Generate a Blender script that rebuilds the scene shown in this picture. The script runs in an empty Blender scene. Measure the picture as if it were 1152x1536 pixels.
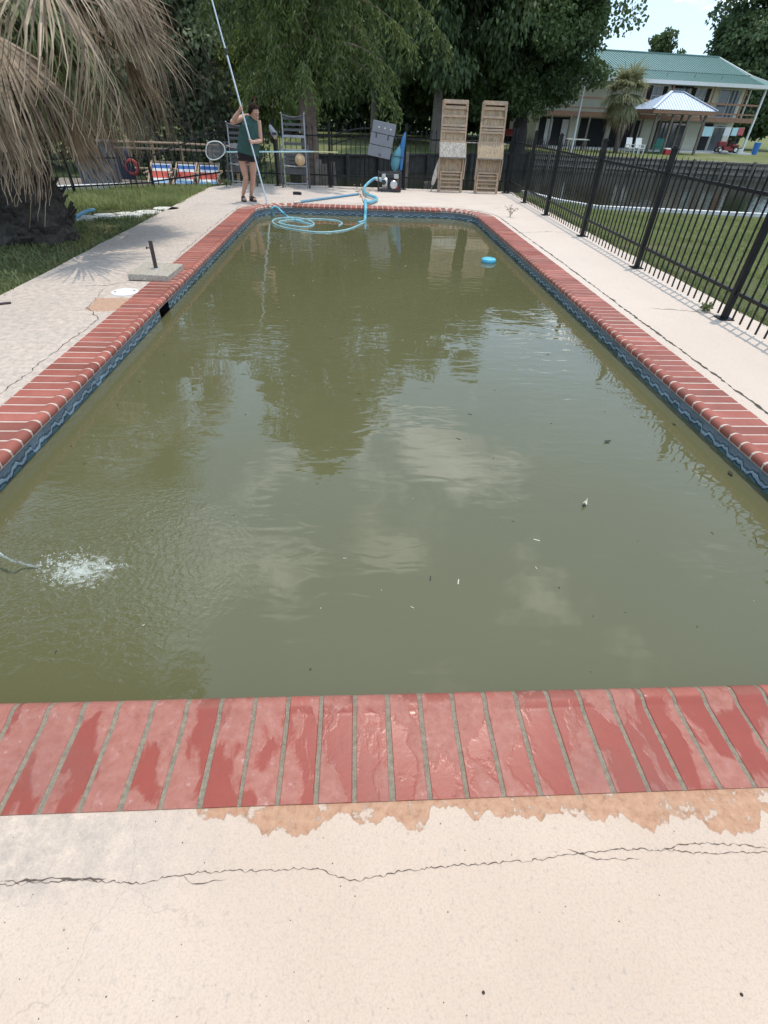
import bpy, bmesh, math, random
import numpy as np
from mathutils import Vector, Matrix, noise as mnoise

S = bpy.context.scene
C = S.collection
R = math.radians
rnd = random.Random(7)

# ------------------------------------------------------------------ camera, sky, sun, exposure
CAM_H = 1.5
PITCH, YAW, ROLL = 0.68384708, 0.07188243, 0.0415976
FPX = 735.288
def cam_axes():
    cy, sy, cp, sp = math.cos(YAW), math.sin(YAW), math.cos(PITCH), math.sin(PITCH)
    f = Vector((sy*cp, cy*cp, -sp)); r = Vector((cy, -sy, 0)); u = r.cross(f)
    c, s = math.cos(ROLL), math.sin(ROLL)
    return f, r*c + u*s, u*c - r*s
FW, RT, UP = cam_axes()
cd = bpy.data.cameras.new('camera'); cam = bpy.data.objects.new('camera', cd); C.objects.link(cam)
cd.sensor_fit = 'HORIZONTAL'; cd.sensor_width = 36.0; cd.lens = 36.0*FPX/1152
cd.clip_start = 0.02; cd.clip_end = 3000
cam.matrix_world = Matrix(((RT.x, UP.x, -FW.x, 0), (RT.y, UP.y, -FW.y, 0), (RT.z, UP.z, -FW.z, CAM_H), (0, 0, 0, 1)))
S.camera = cam
S.render.resolution_x = 768; S.render.resolution_y = 1024
S.view_settings.view_transform = 'Standard'; S.view_settings.look = 'None'
S.view_settings.exposure = 0.03; S.view_settings.gamma = 1.0; S.view_settings.use_curve_mapping = False

SUN_EL, SUN_AZ = R(79), R(52)          # azimuth from +Y towards +X
W = bpy.data.worlds.new('World'); S.world = W; W.use_nodes = True
nt = W.node_tree; nt.nodes.clear()
def N(t, typ, **kw):
    n = t.nodes.new(typ)
    for k, v in kw.items():
        if k == 'inp':
            for a, b in v.items(): n.inputs[a].default_value = b
        else: setattr(n, k, v)
    return n
def math_n(t, op, a, b=None, c=None, clamp=False):
    n = t.nodes.new('ShaderNodeMath'); n.operation = op; n.use_clamp = clamp
    for i, v in enumerate((a, b, c)):
        if v is None: continue
        if isinstance(v, (int, float)): n.inputs[i].default_value = v
        else: t.links.new(v, n.inputs[i])
    return n.outputs[0]
def ramp(t, fac, stops, interp='LINEAR'):
    n = t.nodes.new('ShaderNodeValToRGB'); n.color_ramp.interpolation = interp
    e = n.color_ramp.elements
    while len(e) < len(stops): e.new(.5)
    for i, (p, c) in enumerate(stops):
        e[i].position = p
        e[i].color = (c, c, c, 1) if isinstance(c, (int, float)) else (*c, 1)
    t.links.new(fac, n.inputs[0]); return n.outputs[0]
def mixc(t, fac, a, b, mode='MIX'):
    n = t.nodes.new('ShaderNodeMix'); n.data_type = 'RGBA'; n.blend_type = mode
    for i, v in ((0, fac), (6, a), (7, b)):
        if isinstance(v, (int, float)): n.inputs[i].default_value = v
        elif isinstance(v, tuple): n.inputs[i].default_value = (*v, 1)
        else: t.links.new(v, n.inputs[i])
    return n.outputs[2]
sky = N(nt, 'ShaderNodeTexSky', sky_type='NISHITA', sun_disc=False, sun_elevation=SUN_EL, sun_rotation=SUN_AZ,
        air_density=1.0, dust_density=0.9, ozone_density=1.0)
tc = N(nt, 'ShaderNodeTexCoord'); sep = N(nt, 'ShaderNodeSeparateXYZ')
nt.links.new(tc.outputs['Generated'], sep.inputs[0])
CLX, CLY = 0.20, -0.42
zz = math_n(nt, 'ADD', math_n(nt, 'MAXIMUM', sep.outputs[2], 0.0), 0.22)
cmb = N(nt, 'ShaderNodeCombineXYZ')
nt.links.new(math_n(nt, 'DIVIDE', sep.outputs[0], zz), cmb.inputs[0])
nt.links.new(math_n(nt, 'DIVIDE', sep.outputs[1], zz), cmb.inputs[1])
cmb.inputs[2].default_value = 3.7
cn = N(nt, 'ShaderNodeTexNoise', inp={'Scale': 2.1, 'Detail': 9.0, 'Roughness': 0.58, 'Distortion': 0.25})
cmap = N(nt, 'ShaderNodeMapping'); cmap.inputs['Location'].default_value = (CLX, CLY, 0); nt.links.new(cmb.outputs[0], cmap.inputs['Vector'])
nt.links.new(cmap.outputs[0], cn.inputs['Vector'])
cmask = ramp(nt, cn.outputs[0], [(0.53, 0.0), (0.66, 0.92)], 'EASE')
cn2 = N(nt, 'ShaderNodeTexNoise', inp={'Scale': 5.0, 'Detail': 6.0})
nt.links.new(cmb.outputs[0], cn2.inputs['Vector'])
ccol = ramp(nt, cn2.outputs[0], [(0.35, (17., 17.8, 19.)), (0.65, (26., 26.8, 27.6))])
hazy = mixc(nt, 0.48, sky.outputs[0], (11.5, 15.8, 20.5))      # thin high haze over the whole sky
skyc = mixc(nt, cmask, hazy, ccol)
bg = N(nt, 'ShaderNodeBackground', inp={'Strength': 0.11}); nt.links.new(skyc, bg.inputs[0])
wo = N(nt, 'ShaderNodeOutputWorld'); nt.links.new(bg.outputs[0], wo.inputs[0])

sd = bpy.data.lights.new('sun', 'SUN'); sun = bpy.data.objects.new('sun', sd); C.objects.link(sun)
sd.energy = 2.75; sd.angle = R(0.6); sd.color = (1.0, 0.93, 0.82)
SD = Vector((math.sin(SUN_AZ)*math.cos(SUN_EL), math.cos(SUN_AZ)*math.cos(SUN_EL), math.sin(SUN_EL)))
sun.rotation_euler = SD.to_track_quat('Z', 'Y').to_euler(); sun.location = (0, 0, 30)

# ------------------------------------------------------------------ helpers
def ray(px, py): return FW + RT*((px-576)/FPX) - UP*((py-768)/FPX)
def at(px, py, Y):
    d = ray(px, py); return d*(Y/d.y) + Vector((0, 0, CAM_H))
def gnd(px, py, z=0.0):
    d = ray(px, py); return d*((CAM_H-z)/-d.z) + Vector((0, 0, CAM_H))

MATS = {}
def mat(name, col, rough=.6, metal=0., var=.14, vs=9., bump=0., bs=60., rv=0., spec=.5, dirt=None, ds=2.5, trans=0., coat=0., st=(1, 1, 1)):
    m = bpy.data.materials.new(name); m.use_nodes = True; t = m.node_tree; t.nodes.clear()
    b = N(t, 'ShaderNodeBsdfPrincipled', inp={'Roughness': rough, 'Metallic': metal, 'Specular IOR Level': spec, 'Coat Weight': coat})
    o = N(t, 'ShaderNodeOutputMaterial'); g = N(t, 'ShaderNodeNewGeometry')
    n1 = N(t, 'ShaderNodeTexNoise', inp={'Scale': vs, 'Detail': 6.0, 'Roughness': .6}); mp = N(t, 'ShaderNodeMapping'); mp.inputs['Scale'].default_value = st; t.links.new(g.outputs['Position'], mp.inputs['Vector']); t.links.new(mp.outputs[0], n1.inputs['Vector'])
    c = ramp(t, n1.outputs[0], [(.3, tuple(x*(1-var) for x in col)), (.7, tuple(min(1, x*(1+var)) for x in col))])
    if rv:
        oi = N(t, 'ShaderNodeObjectInfo')
        k = math_n(t, 'MULTIPLY_ADD', oi.outputs['Random'], 2*rv, 1-rv)
        hs = N(t, 'ShaderNodeHueSaturation'); t.links.new(k, hs.inputs['Value']); t.links.new(c, hs.inputs['Color']); c = hs.outputs[0]
    if dirt:
        n2 = N(t, 'ShaderNodeTexNoise', inp={'Scale': ds, 'Detail': 9.0, 'Roughness': .65}); t.links.new(g.outputs['Position'], n2.inputs['Vector'])
        c = mixc(t, ramp(t, n2.outputs[0], [(.5, 0.), (.72, .8)]), c, dirt)
    t.links.new(c, b.inputs['Base Color'])
    if bump:
        n3 = N(t, 'ShaderNodeTexNoise', inp={'Scale': bs, 'Detail': 5.0}); t.links.new(g.outputs['Position'], n3.inputs['Vector'])
        bp = N(t, 'ShaderNodeBump', inp={'Strength': bump, 'Distance': .02}); t.links.new(n3.outputs[0], bp.inputs['Height']); t.links.new(bp.outputs[0], b.inputs['Normal'])
    if trans:
        tr = N(t, 'ShaderNodeBsdfTranslucent'); t.links.new(c, tr.inputs[0]); mx = N(t, 'ShaderNodeMixShader', inp={0: trans})
        t.links.new(b.outputs[0], mx.inputs[1]); t.links.new(tr.outputs[0], mx.inputs[2]); t.links.new(mx.outputs[0], o.inputs[0])
    else: t.links.new(b.outputs[0], o.inputs[0])
    MATS[name] = m; return m

def leafmat(name, col, hi, rough=.55, trans=.3, cs=.7):
    """foliage: colour differs from leaf to leaf (attribute) and from clump to clump (noise)"""
    m = bpy.data.materials.new(name); m.use_nodes = True; t = m.node_tree; t.nodes.clear()
    o = N(t, 'ShaderNodeOutputMaterial'); g = N(t, 'ShaderNodeNewGeometry')
    a = N(t, 'ShaderNodeAttribute', attribute_name='tone')
    n1 = N(t, 'ShaderNodeTexNoise', inp={'Scale': cs, 'Detail': 3.0}); t.links.new(g.outputs['Position'], n1.inputs['Vector'])
    f = math_n(t, 'ADD', math_n(t, 'MULTIPLY', a.outputs['Fac'], .55), math_n(t, 'MULTIPLY_ADD', n1.outputs[0], 1.6, -.55), clamp=True)
    c = mixc(t, f, tuple(col), tuple(hi))
    b = N(t, 'ShaderNodeBsdfPrincipled', inp={'Roughness': rough, 'Specular IOR Level': .35}); t.links.new(c, b.inputs['Base Color'])
    tr = N(t, 'ShaderNodeBsdfTranslucent'); t.links.new(c, tr.inputs[0])
    mx = N(t, 'ShaderNodeMixShader', inp={0: trans}); t.links.new(b.outputs[0], mx.inputs[1]); t.links.new(tr.outputs[0], mx.inputs[2])
    t.links.new(mx.outputs[0], o.inputs[0]); MATS[name] = m; return m

class MB:
    def __init__(s): s.v = []; s.f = []; s.mi = []; s.cur = 0
    def add(s, vs, fs):
        k = len(s.v); s.v += [tuple(v) for v in vs]; s.f += [tuple(i+k for i in f) for f in fs]; s.mi += [s.cur]*len(fs); return s
    def box(s, c, d, rot=None, b=0.0):
        c = Vector(c); hx, hy, hz = d[0]/2, d[1]/2, d[2]/2
        m = rot.to_matrix() if hasattr(rot, 'to_matrix') else (rot or Matrix.Identity(3))
        if b <= 0:
            pts = [(x, y, z) for z in (-hz, hz) for y in (-hy, hy) for x in (-hx, hx)]
            fs = [(0, 2, 3, 1), (4, 5, 7, 6), (0, 1, 5, 4), (2, 6, 7, 3), (0, 4, 6, 2), (1, 3, 7, 5)]
        else:
            bm = bmesh.new(); bmesh.ops.create_cube(bm, size=1)
            for v in bm.verts: v.co = Vector((v.co.x*d[0], v.co.y*d[1], v.co.z*d[2]))
            bmesh.ops.bevel(bm, geom=bm.edges[:], offset=b, segments=2, profile=.6, affect='EDGES')
            bm.verts.index_update(); pts = [v.co.copy() for v in bm.verts]; fs = [[v.index for v in f.verts] for f in bm.faces]; bm.free()
        return s.add([c + m @ Vector(p) for p in pts], fs)
    def bar(s, a, b, w, h=None, up=(0, 0, 1)):
        a, b = Vector(a), Vector(b); d = (b-a); L = d.length; d.normalize(); u = Vector(up)
        if abs(d.dot(u)) > .98: u = Vector((0, 1, 0))
        x = d.cross(u).normalized(); u = x.cross(d); h = h or w
        pts = []
        for p in (a, b):
            for i, j in ((-1, -1), (1, -1), (1, 1), (-1, 1)): pts.append(p + x*(i*w/2) + u*(j*h/2))
        return s.add(pts, [(3, 2, 1, 0), (4, 5, 6, 7), (0, 1, 5, 4), (1, 2, 6, 5), (2, 3, 7, 6), (3, 0, 4, 7)])
    def tube(s, pts, r, n=8, cap=True):
        pts = [Vector(p) for p in pts]; m = len(pts)
        rs = list(r) if isinstance(r, (list, tuple)) else [r]*m
        k = len(s.v); up = None; V = []; F = []
        for i, p in enumerate(pts):
            d = (pts[min(i+1, m-1)] - pts[max(i-1, 0)])
            if d.length < 1e-9: d = Vector((0, 0, 1))
            d.normalize()
            if up is None: up = Vector((0, 0, 1)) if abs(d.z) < .9 else Vector((0, 1, 0))
            x = d.cross(up)
            if x.length < 1e-6: x = d.orthogonal()
            x.normalize(); up = x.cross(d).normalized()
            for j in range(n):
                a = 2*math.pi*j/n; V.append(p + x*(math.cos(a)*rs[i]) + up*(math.sin(a)*rs[i]))
        for i in range(m-1):
            for j in range(n): F.append((i*n+j, i*n+(j+1) % n, (i+1)*n+(j+1) % n, (i+1)*n+j))
        if cap: F.append(tuple(range(n))[::-1]); F.append(tuple((m-1)*n+j for j in range(n)))
        return s.add(V, F)
    def lathe(s, prof, n=20, c=(0, 0, 0), rot=None):
        c = Vector(c); M_ = rot.to_matrix() if hasattr(rot, 'to_matrix') else (rot or Matrix.Identity(3)); V = []; F = []
        for (r, z) in prof:
            for j in range(n):
                a = 2*math.pi*j/n; V.append(c + M_ @ Vector((r*math.cos(a), r*math.sin(a), z)))
        for i in range(len(prof)-1):
            for j in range(n): F.append((i*n+j, i*n+(j+1) % n, (i+1)*n+(j+1) % n, (i+1)*n+j))
        F.append(tuple(range(n))[::-1]); F.append(tuple((len(prof)-1)*n+j for j in range(n)))
        return s.add(V, F)
    def loft(s, rings):
        n = len(rings[0]); V = [p for r in rings for p in r]; F = []
        for i in range(len(rings)-1):
            for j in range(n): F.append((i*n+j, i*n+(j+1) % n, (i+1)*n+(j+1) % n, (i+1)*n+j))
        F.append(tuple(range(n))[::-1]); F.append(tuple((len(rings)-1)*n+j for j in range(n)))
        return s.add(V, F)
    def ball(s, c, r, n=12, sc=(1, 1, 1)):
        pr = [(max(.001, math.sin(math.pi*i/n)), -math.cos(math.pi*i/n)) for i in range(n+1)]
        k = len(s.v); s.lathe(pr, n+4)
        for i in range(k, len(s.v)):
            v = s.v[i]; s.v[i] = (c[0]+v[0]*r*sc[0], c[1]+v[1]*r*sc[1], c[2]+v[2]*r*sc[2])
        return s
    def mesh(s, name, m=None, smooth=False, bevel=0):
        me = bpy.data.meshes.new(name); me.from_pydata([tuple(v) for v in s.v], [], s.f)
        ms = m if isinstance(m, (list, tuple)) else [m]
        for q in ms:
            if q: me.materials.append(MATS[q] if isinstance(q, str) else q)
        if len(ms) > 1: me.polygons.foreach_set('material_index', s.mi)
        if smooth:
            me.polygons.foreach_set('use_smooth', [True]*len(me.polygons))
            try: me.set_sharp_from_angle(angle=R(42))
            except Exception: pass
        me.update(); return me
    def build(s, name, m, parent=None, smooth=False, world=False, **kw):
        return place(name, s.mesh(name, m, smooth), parent, world, **kw)
def place(name, me, parent=None, world=False, loc=None, rot=None):
    o = bpy.data.objects.new(name, me); C.objects.link(o)
    if parent:
        o.parent = parent
        if world: o.matrix_parent_inverse = parent.matrix_basis.inverted()
    if loc is not None: o.location = loc
    if rot is not None: o.rotation_euler = rot
    return o
def tag(o, label=None, cat=None, group=None, kind=None):
    if label: o['label'] = label
    if cat: o['category'] = cat
    if group: o['group'] = group
    if kind: o['kind'] = kind
    return o
def thing(name, label, cat, loc=(0, 0, 0), rz=0., group=None, rot=None):
    o = bpy.data.objects.new(name, None); C.objects.link(o); o.empty_display_size = .1
    o.location = loc; o.rotation_euler = rot if rot else (0, 0, rz); tag(o, label, cat, group); return o
def copy_tree(o, parent=None):
    c = o.copy(); C.objects.link(c); c.parent = parent
    for ch in o.children: copy_tree(ch, c)
    return c
def quads(name, V, m, tone=None, smooth=False):
    """V: (n,4,3) float array -> one mesh"""
    n = len(V); me = bpy.data.meshes.new(name); me.vertices.add(n*4); me.vertices.foreach_set('co', np.ascontiguousarray(V, dtype=np.float32).ravel())
    me.loops.add(n*4); me.loops.foreach_set('vertex_index', np.arange(n*4, dtype=np.int32))
    me.polygons.add(n); me.polygons.foreach_set('loop_start', np.arange(0, n*4, 4, dtype=np.int32)); me.polygons.foreach_set('loop_total', np.full(n, 4, dtype=np.int32))
    me.update(calc_edges=True)
    if tone is not None:
        a = me.attributes.new('tone', 'FLOAT', 'FACE'); a.data.foreach_set('value', np.ascontiguousarray(tone, dtype=np.float32))
    me.materials.append(MATS[m]); return me

# ------------------------------------------------------------------ materials
mat('brick', (.36, .105, .075), .5, var=.10, vs=7, bump=.12, bs=90, rv=.10)
mat('mortar_grey', (.28, .23, .165), .9, var=.25, vs=60, bump=.7, bs=220)
mat('mortar_cream', (.54, .43, .36), .85, var=.12, vs=25, bump=.3, bs=150)
mat('shell', (.22, .24, .16), .7)
mat('black_metal', (.010, .010, .011), .5, spec=.25, var=.2, vs=14, bump=.05, bs=40, dirt=(.032, .031, .03), ds=6)
mat('dark_plastic', (.03, .03, .032), .5, var=.2)
mat('joint_dirt_shade', (.075, .06, .045), .95, var=.5, vs=40, bump=.6, bs=120)  # dirt and the depth shade of the joint in one colour
mat('crack_shade', (.10, .075, .06), .95, var=.3)  # shade inside the cracks, put into a flat dark colour
mat('palm_dead', (.34, .265, .20), .75, var=.3, vs=5)
mat('bark_grey', (.15, .125, .10), .95, var=.4, vs=12, bump=.8, bs=30)
mat('bark_brown', (.15, .105, .08), .95, var=.4, vs=9, bump=.9, bs=22)
mat('bark_dark', (.05, .042, .036), .95, var=.4, vs=9, bump=.9, bs=22)
mat('palm_trunk', (.06, .05, .042), .95, var=.5, vs=14, bump=1., bs=30)
mat('teak', (.42, .29, .19), .75, var=.25, vs=14, bump=.25, bs=60, rv=.12, dirt=(.30, .26, .22), ds=4)
mat('reed', (.44, .32, .205), .8, var=.5, vs=40, st=(1, 1, .10), bump=.2, bs=80, dirt=(.36, .30, .24), ds=4)
mat('reed_grey', (.45, .40, .34), .8, var=.5, vs=40, st=(1, 1, .10), bump=.2, bs=80)
mat('old_wood', (.20, .165, .135), .9, var=.35, vs=10, bump=.5, bs=40, rv=.2)
mat('pilings', (.16, .14, .115), .9, var=.4, vs=10, bump=.5, bs=40, rv=.2)
mat('red_wood', (.30, .16, .10), .8, var=.2, vs=6, rv=.1)
mat('aluminium', (.62, .63, .64), .33, metal=.85, var=.1, vs=20)
mat('lounge_metal', (.10, .10, .105), .45, metal=.3, var=.2)
mat('strap', (.085, .083, .085), .7, var=.2, vs=20)
mat('lounge_light', (.32, .32, .33), .4, metal=.4, var=.15)
mat('net_mesh', (.17, .175, .18), .8, var=.2)
mat('white_plastic', (.74, .74, .72), .45, var=.06)
mat('hose_blue', (.14, .40, .50), .38, var=.10, vs=14)
mat('hose_end', (.45, .56, .58), .4, var=.1)
mat('coil_pale', (.27, .47, .50), .45, var=.2, vs=5)
mat('shaded_sheeting', (.040, .036, .030), .9, var=.4, vs=3)  # dark copy of the piling wood; shade and reflections are in its colour
mat('pole_blue', (.12, .27, .38), .45, var=.1)
mat('pole_aqua', (.42, .62, .64), .4, var=.08)
mat('pole_yellow', (.55, .50, .25), .5, var=.1)
mat('panel_grey', (.20, .205, .225), .55, var=.08, vs=6, bump=.05)
mat('teal_plastic', (.10, .28, .34), .4, var=.12)
mat('blue_plastic', (.035, .16, .36), .35, var=.1)
mat('floater', (.10, .45, .62), .4, var=.06)
mat('granite', (.42, .37, .30), .85, var=.5, vs=70, bump=.6, bs=120, dirt=(.25, .22, .18), ds=30)
mat('rust_brown', (.055, .038, .034), .6, var=.25, vs=20)
mat('lid_white', (.80, .79, .76), .5, var=.05, dirt=(.5, .47, .42), ds=9)
mat('engine', (.03, .03, .032), .5, var=.3, vs=20)
mat('engine_red', (.16, .022, .022), .4, var=.1)
mat('cast_metal', (.55, .55, .54), .42, metal=.6, var=.15)
mat('ball_tan', (.52, .36, .20), .6, var=.12, vs=12)
mat('stone_white', (.62, .59, .53), .9, var=.2, vs=8, bump=.4, bs=30, dirt=(.33, .30, .24), ds=3)
mat('skin', (.52, .30, .215), .5, var=.07, vs=10)
mat('shirt', (.048, .10, .088), .9, var=.15, vs=22, bump=.8, bs=14, spec=.2)
mat('shorts', (.010, .010, .013), .85, var=.2)
mat('hair', (.024, .012, .008), .8, spec=.15, var=.3, vs=50)
mat('hair_tie', (.20, .045, .04), .6)
mat('sandal', (.028, .016, .013), .7)
mat('house_cream', (.70, .68, .54), .85, var=.05, vs=2)
mat('house_trim', (.68, .67, .64), .6, var=.06)
mat('roof_green', (.155, .255, .23), .42, metal=.1, var=.08, vs=1.5)
mat('roof_silver', (.52, .57, .65), .5, metal=.15, var=.05, vs=2)
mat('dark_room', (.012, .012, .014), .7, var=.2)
mat('shutter', (.018, .016, .016), .6)
mat('glass', (.10, .115, .13), .06, var=.2, vs=.6, spec=.8)
mat('white_paint', (.70, .70, .68), .5, var=.05)
mat('mower_red', (.20, .025, .025), .4)
mat('cooler_red', (.45, .03, .035), .4)
mat('green_plastic', (.02, .16, .12), .5)
mat('bin_blue', (.03, .16, .45), .45)
mat('cloth_aqua', (.45, .66, .66), .85, var=.1)
mat('cloth_white', (.68, .68, .66), .85, var=.1)
mat('cloth_red', (.48, .12, .12), .85, var=.15)
mat('rust_cloth', (.25, .11, .07), .85)
mat('rubber', (.02, .02, .02), .8)
mat('navy', (.02, .022, .045), .8)
mat('ring_red', (.28, .03, .028), .6, var=.2)
mat('grey_cabinet', (.13, .13, .135), .8, var=.12, vs=3)
mat('dark_leaf', (.03, .022, .015), .8)
mat('pale_leaf', (.55, .5, .4), .8)
mat('concrete_white', (.58, .57, .55), .85, var=.15, vs=6)
mat('soil', (.075, .07, .045), .95, var=.35, vs=6, bump=.5, bs=30, dirt=(.05, .075, .025), ds=2)
leafmat('leaf_cypress', (0.053, 0.088, 0.031), (0.202, 0.246, 0.074), cs=.55, trans=.35)
leafmat('leaf_bright', (0.090, 0.126, 0.030), (0.204, 0.240, 0.060), cs=.9, trans=.4)
leafmat('leaf_vine', (0.070, 0.101, 0.049), (0.220, 0.255, 0.131), cs=.5)
leafmat('leaf_oak', (0.046, 0.079, 0.030), (0.142, 0.198, 0.068), cs=.4)
leafmat('leaf_mid', (0.051, 0.083, 0.035), (0.155, 0.209, 0.077), cs=.35)
leafmat('leaf_dark', (0.048, 0.083, 0.039), (0.138, 0.198, 0.080), cs=.25)
leafmat('leaf_palm_far', (.16, .175, .08), (.36, .34, .19), cs=.6)
leafmat('palm_green', (.085, .12, .04), (.19, .21, .08), cs=1.2)
leafmat('palm_straw', (.085, .056, .035), (.56, .43, .30), cs=4., trans=.28, rough=.55)
leafmat('grass_blade', (.18, .215, .07), (.39, .41, .17), cs=1.3, trans=.4)
leafmat('weed_blade', (.10, .13, .045), (.25, .27, .11), cs=1.6, trans=.3)
# ------------------------------------------------------------------ special surface materials
def new_mat(name):
    m = bpy.data.materials.new(name); m.use_nodes = True; t = m.node_tree; t.nodes.clear()
    o = N(t, 'ShaderNodeOutputMaterial'); b = N(t, 'ShaderNodeBsdfPrincipled'); t.links.new(b.outputs[0], o.inputs[0])
    MATS[name] = m; return t, b
def noise_n(t, vec, scale, detail=5., rough=.55, dist=0.):
    n = N(t, 'ShaderNodeTexNoise', inp={'Scale': scale, 'Detail': detail, 'Roughness': rough, 'Distortion': dist}); t.links.new(vec, n.inputs['Vector']); return n.outputs[0]
def mapping(t, vec, loc=(0, 0, 0), scale=(1, 1, 1), rot=(0, 0, 0)):
    n = N(t, 'ShaderNodeMapping'); n.inputs['Location'].default_value = loc; n.inputs['Scale'].default_value = scale; n.inputs['Rotation'].default_value = rot
    t.links.new(vec, n.inputs['Vector']); return n.outputs[0]
def sstep(t, v, a, b): 
    n = N(t, 'ShaderNodeMapRange', interpolation_type='SMOOTHSTEP', inp={'From Min': a, 'From Max': b}); t.links.new(v, n.inputs[0]); return n.outputs[0]

XL, XR, YN, YF, CW, RAD = -1.881, 2.343, .881, 11.449, .331, .62
WZ = -.142

def deck_material():
    t, b = new_mat('deck_paint'); g = N(t, 'ShaderNodeNewGeometry'); P = g.outputs['Position']
    sp = N(t, 'ShaderNodeSeparateXYZ'); t.links.new(P, sp.inputs[0]); X, Y = sp.outputs[0], sp.outputs[1]
    base = ramp(t, noise_n(t, P, .9, 7), [(.30, (.515, .393, .305)), (.5, (.565, .437, .342)), (.70, (.605, .487, .392))])
    # older chalky paint on the sides
    side = math_n(t, 'MULTIPLY', sstep(t, math_n(t, 'ABSOLUTE', math_n(t, 'ADD', X, -.23)), 1.9, 2.6), .75)
    back = sstep(t, Y, 2.0, 6.0)
    base = mixc(t, math_n(t, 'MULTIPLY', math_n(t, 'MAXIMUM', side, back), .8), base, (.615, .52, .445))
    # fine speckle of the knock-down finish
    fine = noise_n(t, P, 170, 3); base = mixc(t, ramp(t, fine, [(.36, .34), (.52, 0.)]), base, (.40, .31, .25))
    pit = noise_n(t, P, 55, 5, .7); base = mixc(t, ramp(t, pit, [(.32, .55), (.43, 0.)]), base, (.36, .30, .26))  # pits painted dark for the shade that the bumps barely give
    # grime: long streaks on the walks, blotches near the camera
    gr = noise_n(t, mapping(t, P, scale=(1.3, .7, 1)), 1.1, 10, .72, 0.)
    gm = math_n(t, 'MULTIPLY', ramp(t, gr, [(.47, 0.), (.70, 1.)]), math_n(t, 'MULTIPLY_ADD', sstep(t, X, -2.0, -2.6), .30, .14))
    base = mixc(t, math_n(t, 'MULTIPLY', gm, .8), base, (.36, .31, .28))
    sm = noise_n(t, mapping(t, P, scale=(.6, 2.6, 1)), 2.4, 9, .7, .4)
    base = mixc(t, math_n(t, 'MULTIPLY', math_n(t, 'MULTIPLY', ramp(t, sm, [(.50, 0.), (.66, 1.)]), sstep(t, Y, 8.5, 12.)), .45), base, (.36, .31, .285))
    lf = math_n(t, 'MULTIPLY', sstep(t, X, -.15, -.9), sstep(t, Y, .30, .42))
    sm2 = noise_n(t, P, 17, 10, .75); base = mixc(t, math_n(t, 'MULTIPLY', math_n(t, 'MULTIPLY', ramp(t, sm2, [(.40, 0.), (.60, 1.)]), lf), .7), base, (.33, .28, .245))
    # paint peeled off in front of the near coping: bare orange-tan concrete
    n1 = noise_n(t, mapping(t, P, scale=(1, .25, 1)), 6.5, 6, .55)
    thr = math_n(t, 'MULTIPLY_ADD', n1, -.30, .655)
    thr = math_n(t, 'SUBTRACT', thr, math_n(t, 'MULTIPLY', sstep(t, X, .55, 1.25), .05))
    thr = math_n(t, 'ADD', thr, math_n(t, 'MULTIPLY', sstep(t, X, -.40, -.60), .2))
    m1 = math_n(t, 'MULTIPLY', sstep(t, math_n(t, 'SUBTRACT', Y, thr), 0., .004), sstep(t, Y, .9, .8))
    isl = ramp(t, noise_n(t, P, 15, 7, .65), [(.56, 1.), (.60, .15)]); m1 = math_n(t, 'MULTIPLY', m1, isl)
    d1 = math_n(t, 'ABSOLUTE', math_n(t, 'ADD', X, 2.36)); d2 = math_n(t, 'ABSOLUTE', math_n(t, 'ADD', Y, -4.98))
    nn = math_n(t, 'MULTIPLY_ADD', noise_n(t, P, 7, 5), .16, -.08)
    m2 = math_n(t, 'MULTIPLY', sstep(t, math_n(t, 'ADD', d1, nn), .165, .15), sstep(t, math_n(t, 'ADD', d2, nn), .20, .185))
    peel = math_n(t, 'MAXIMUM', m1, math_n(t, 'MULTIPLY', m2, .8))
    oc = ramp(t, noise_n(t, P, 38, 7, .7), [(.3, (.29, .155, .095)), (.45, (.42, .235, .145)), (.6, (.47, .275, .175)), (.75, (.53, .34, .235))])
    base = mixc(t, peel, base, oc)
    # hairline crazing
    v = N(t, 'ShaderNodeTexVoronoi', feature='DISTANCE_TO_EDGE', inp={'Scale': 2.3})
    dn = N(t, 'ShaderNodeTexNoise', inp={'Scale': 5., 'Detail': 6.}); t.links.new(P, dn.inputs['Vector'])
    vm = N(t, 'ShaderNodeVectorMath', operation='MULTIPLY_ADD'); t.links.new(dn.outputs['Color'], vm.inputs[0]); vm.inputs[1].default_value = (.4, .4, .4); t.links.new(P, vm.inputs[2]); t.links.new(vm.outputs[0], v.inputs['Vector'])
    hair = math_n(t, 'MULTIPLY', sstep(t, v.outputs['Distance'], .006, .001), ramp(t, noise_n(t, P, 1.3, 3), [(.52, 0.), (.66, .32)]))
    base = mixc(t, hair, base, (.22, .17, .14))
    t.links.new(base, b.inputs['Base Color']); b.inputs['Roughness'].default_value = .88; b.inputs['Specular IOR Level'].default_value = .25
    hgt = math_n(t, 'ADD', math_n(t, 'MULTIPLY', noise_n(t, P, 75, 4), .0048), math_n(t, 'MULTIPLY', noise_n(t, P, 20, 5), .006))
    hgt = math_n(t, 'SUBTRACT', hgt, math_n(t, 'MULTIPLY', peel, .0018)); hgt = math_n(t, 'SUBTRACT', hgt, math_n(t, 'MULTIPLY', hair, .001))
    bp = N(t, 'ShaderNodeBump', inp={'Strength': 1., 'Distance': 1.}); t.links.new(hgt, bp.inputs['Height']); t.links.new(bp.outputs[0], b.inputs['Normal'])
deck_material()

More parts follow.
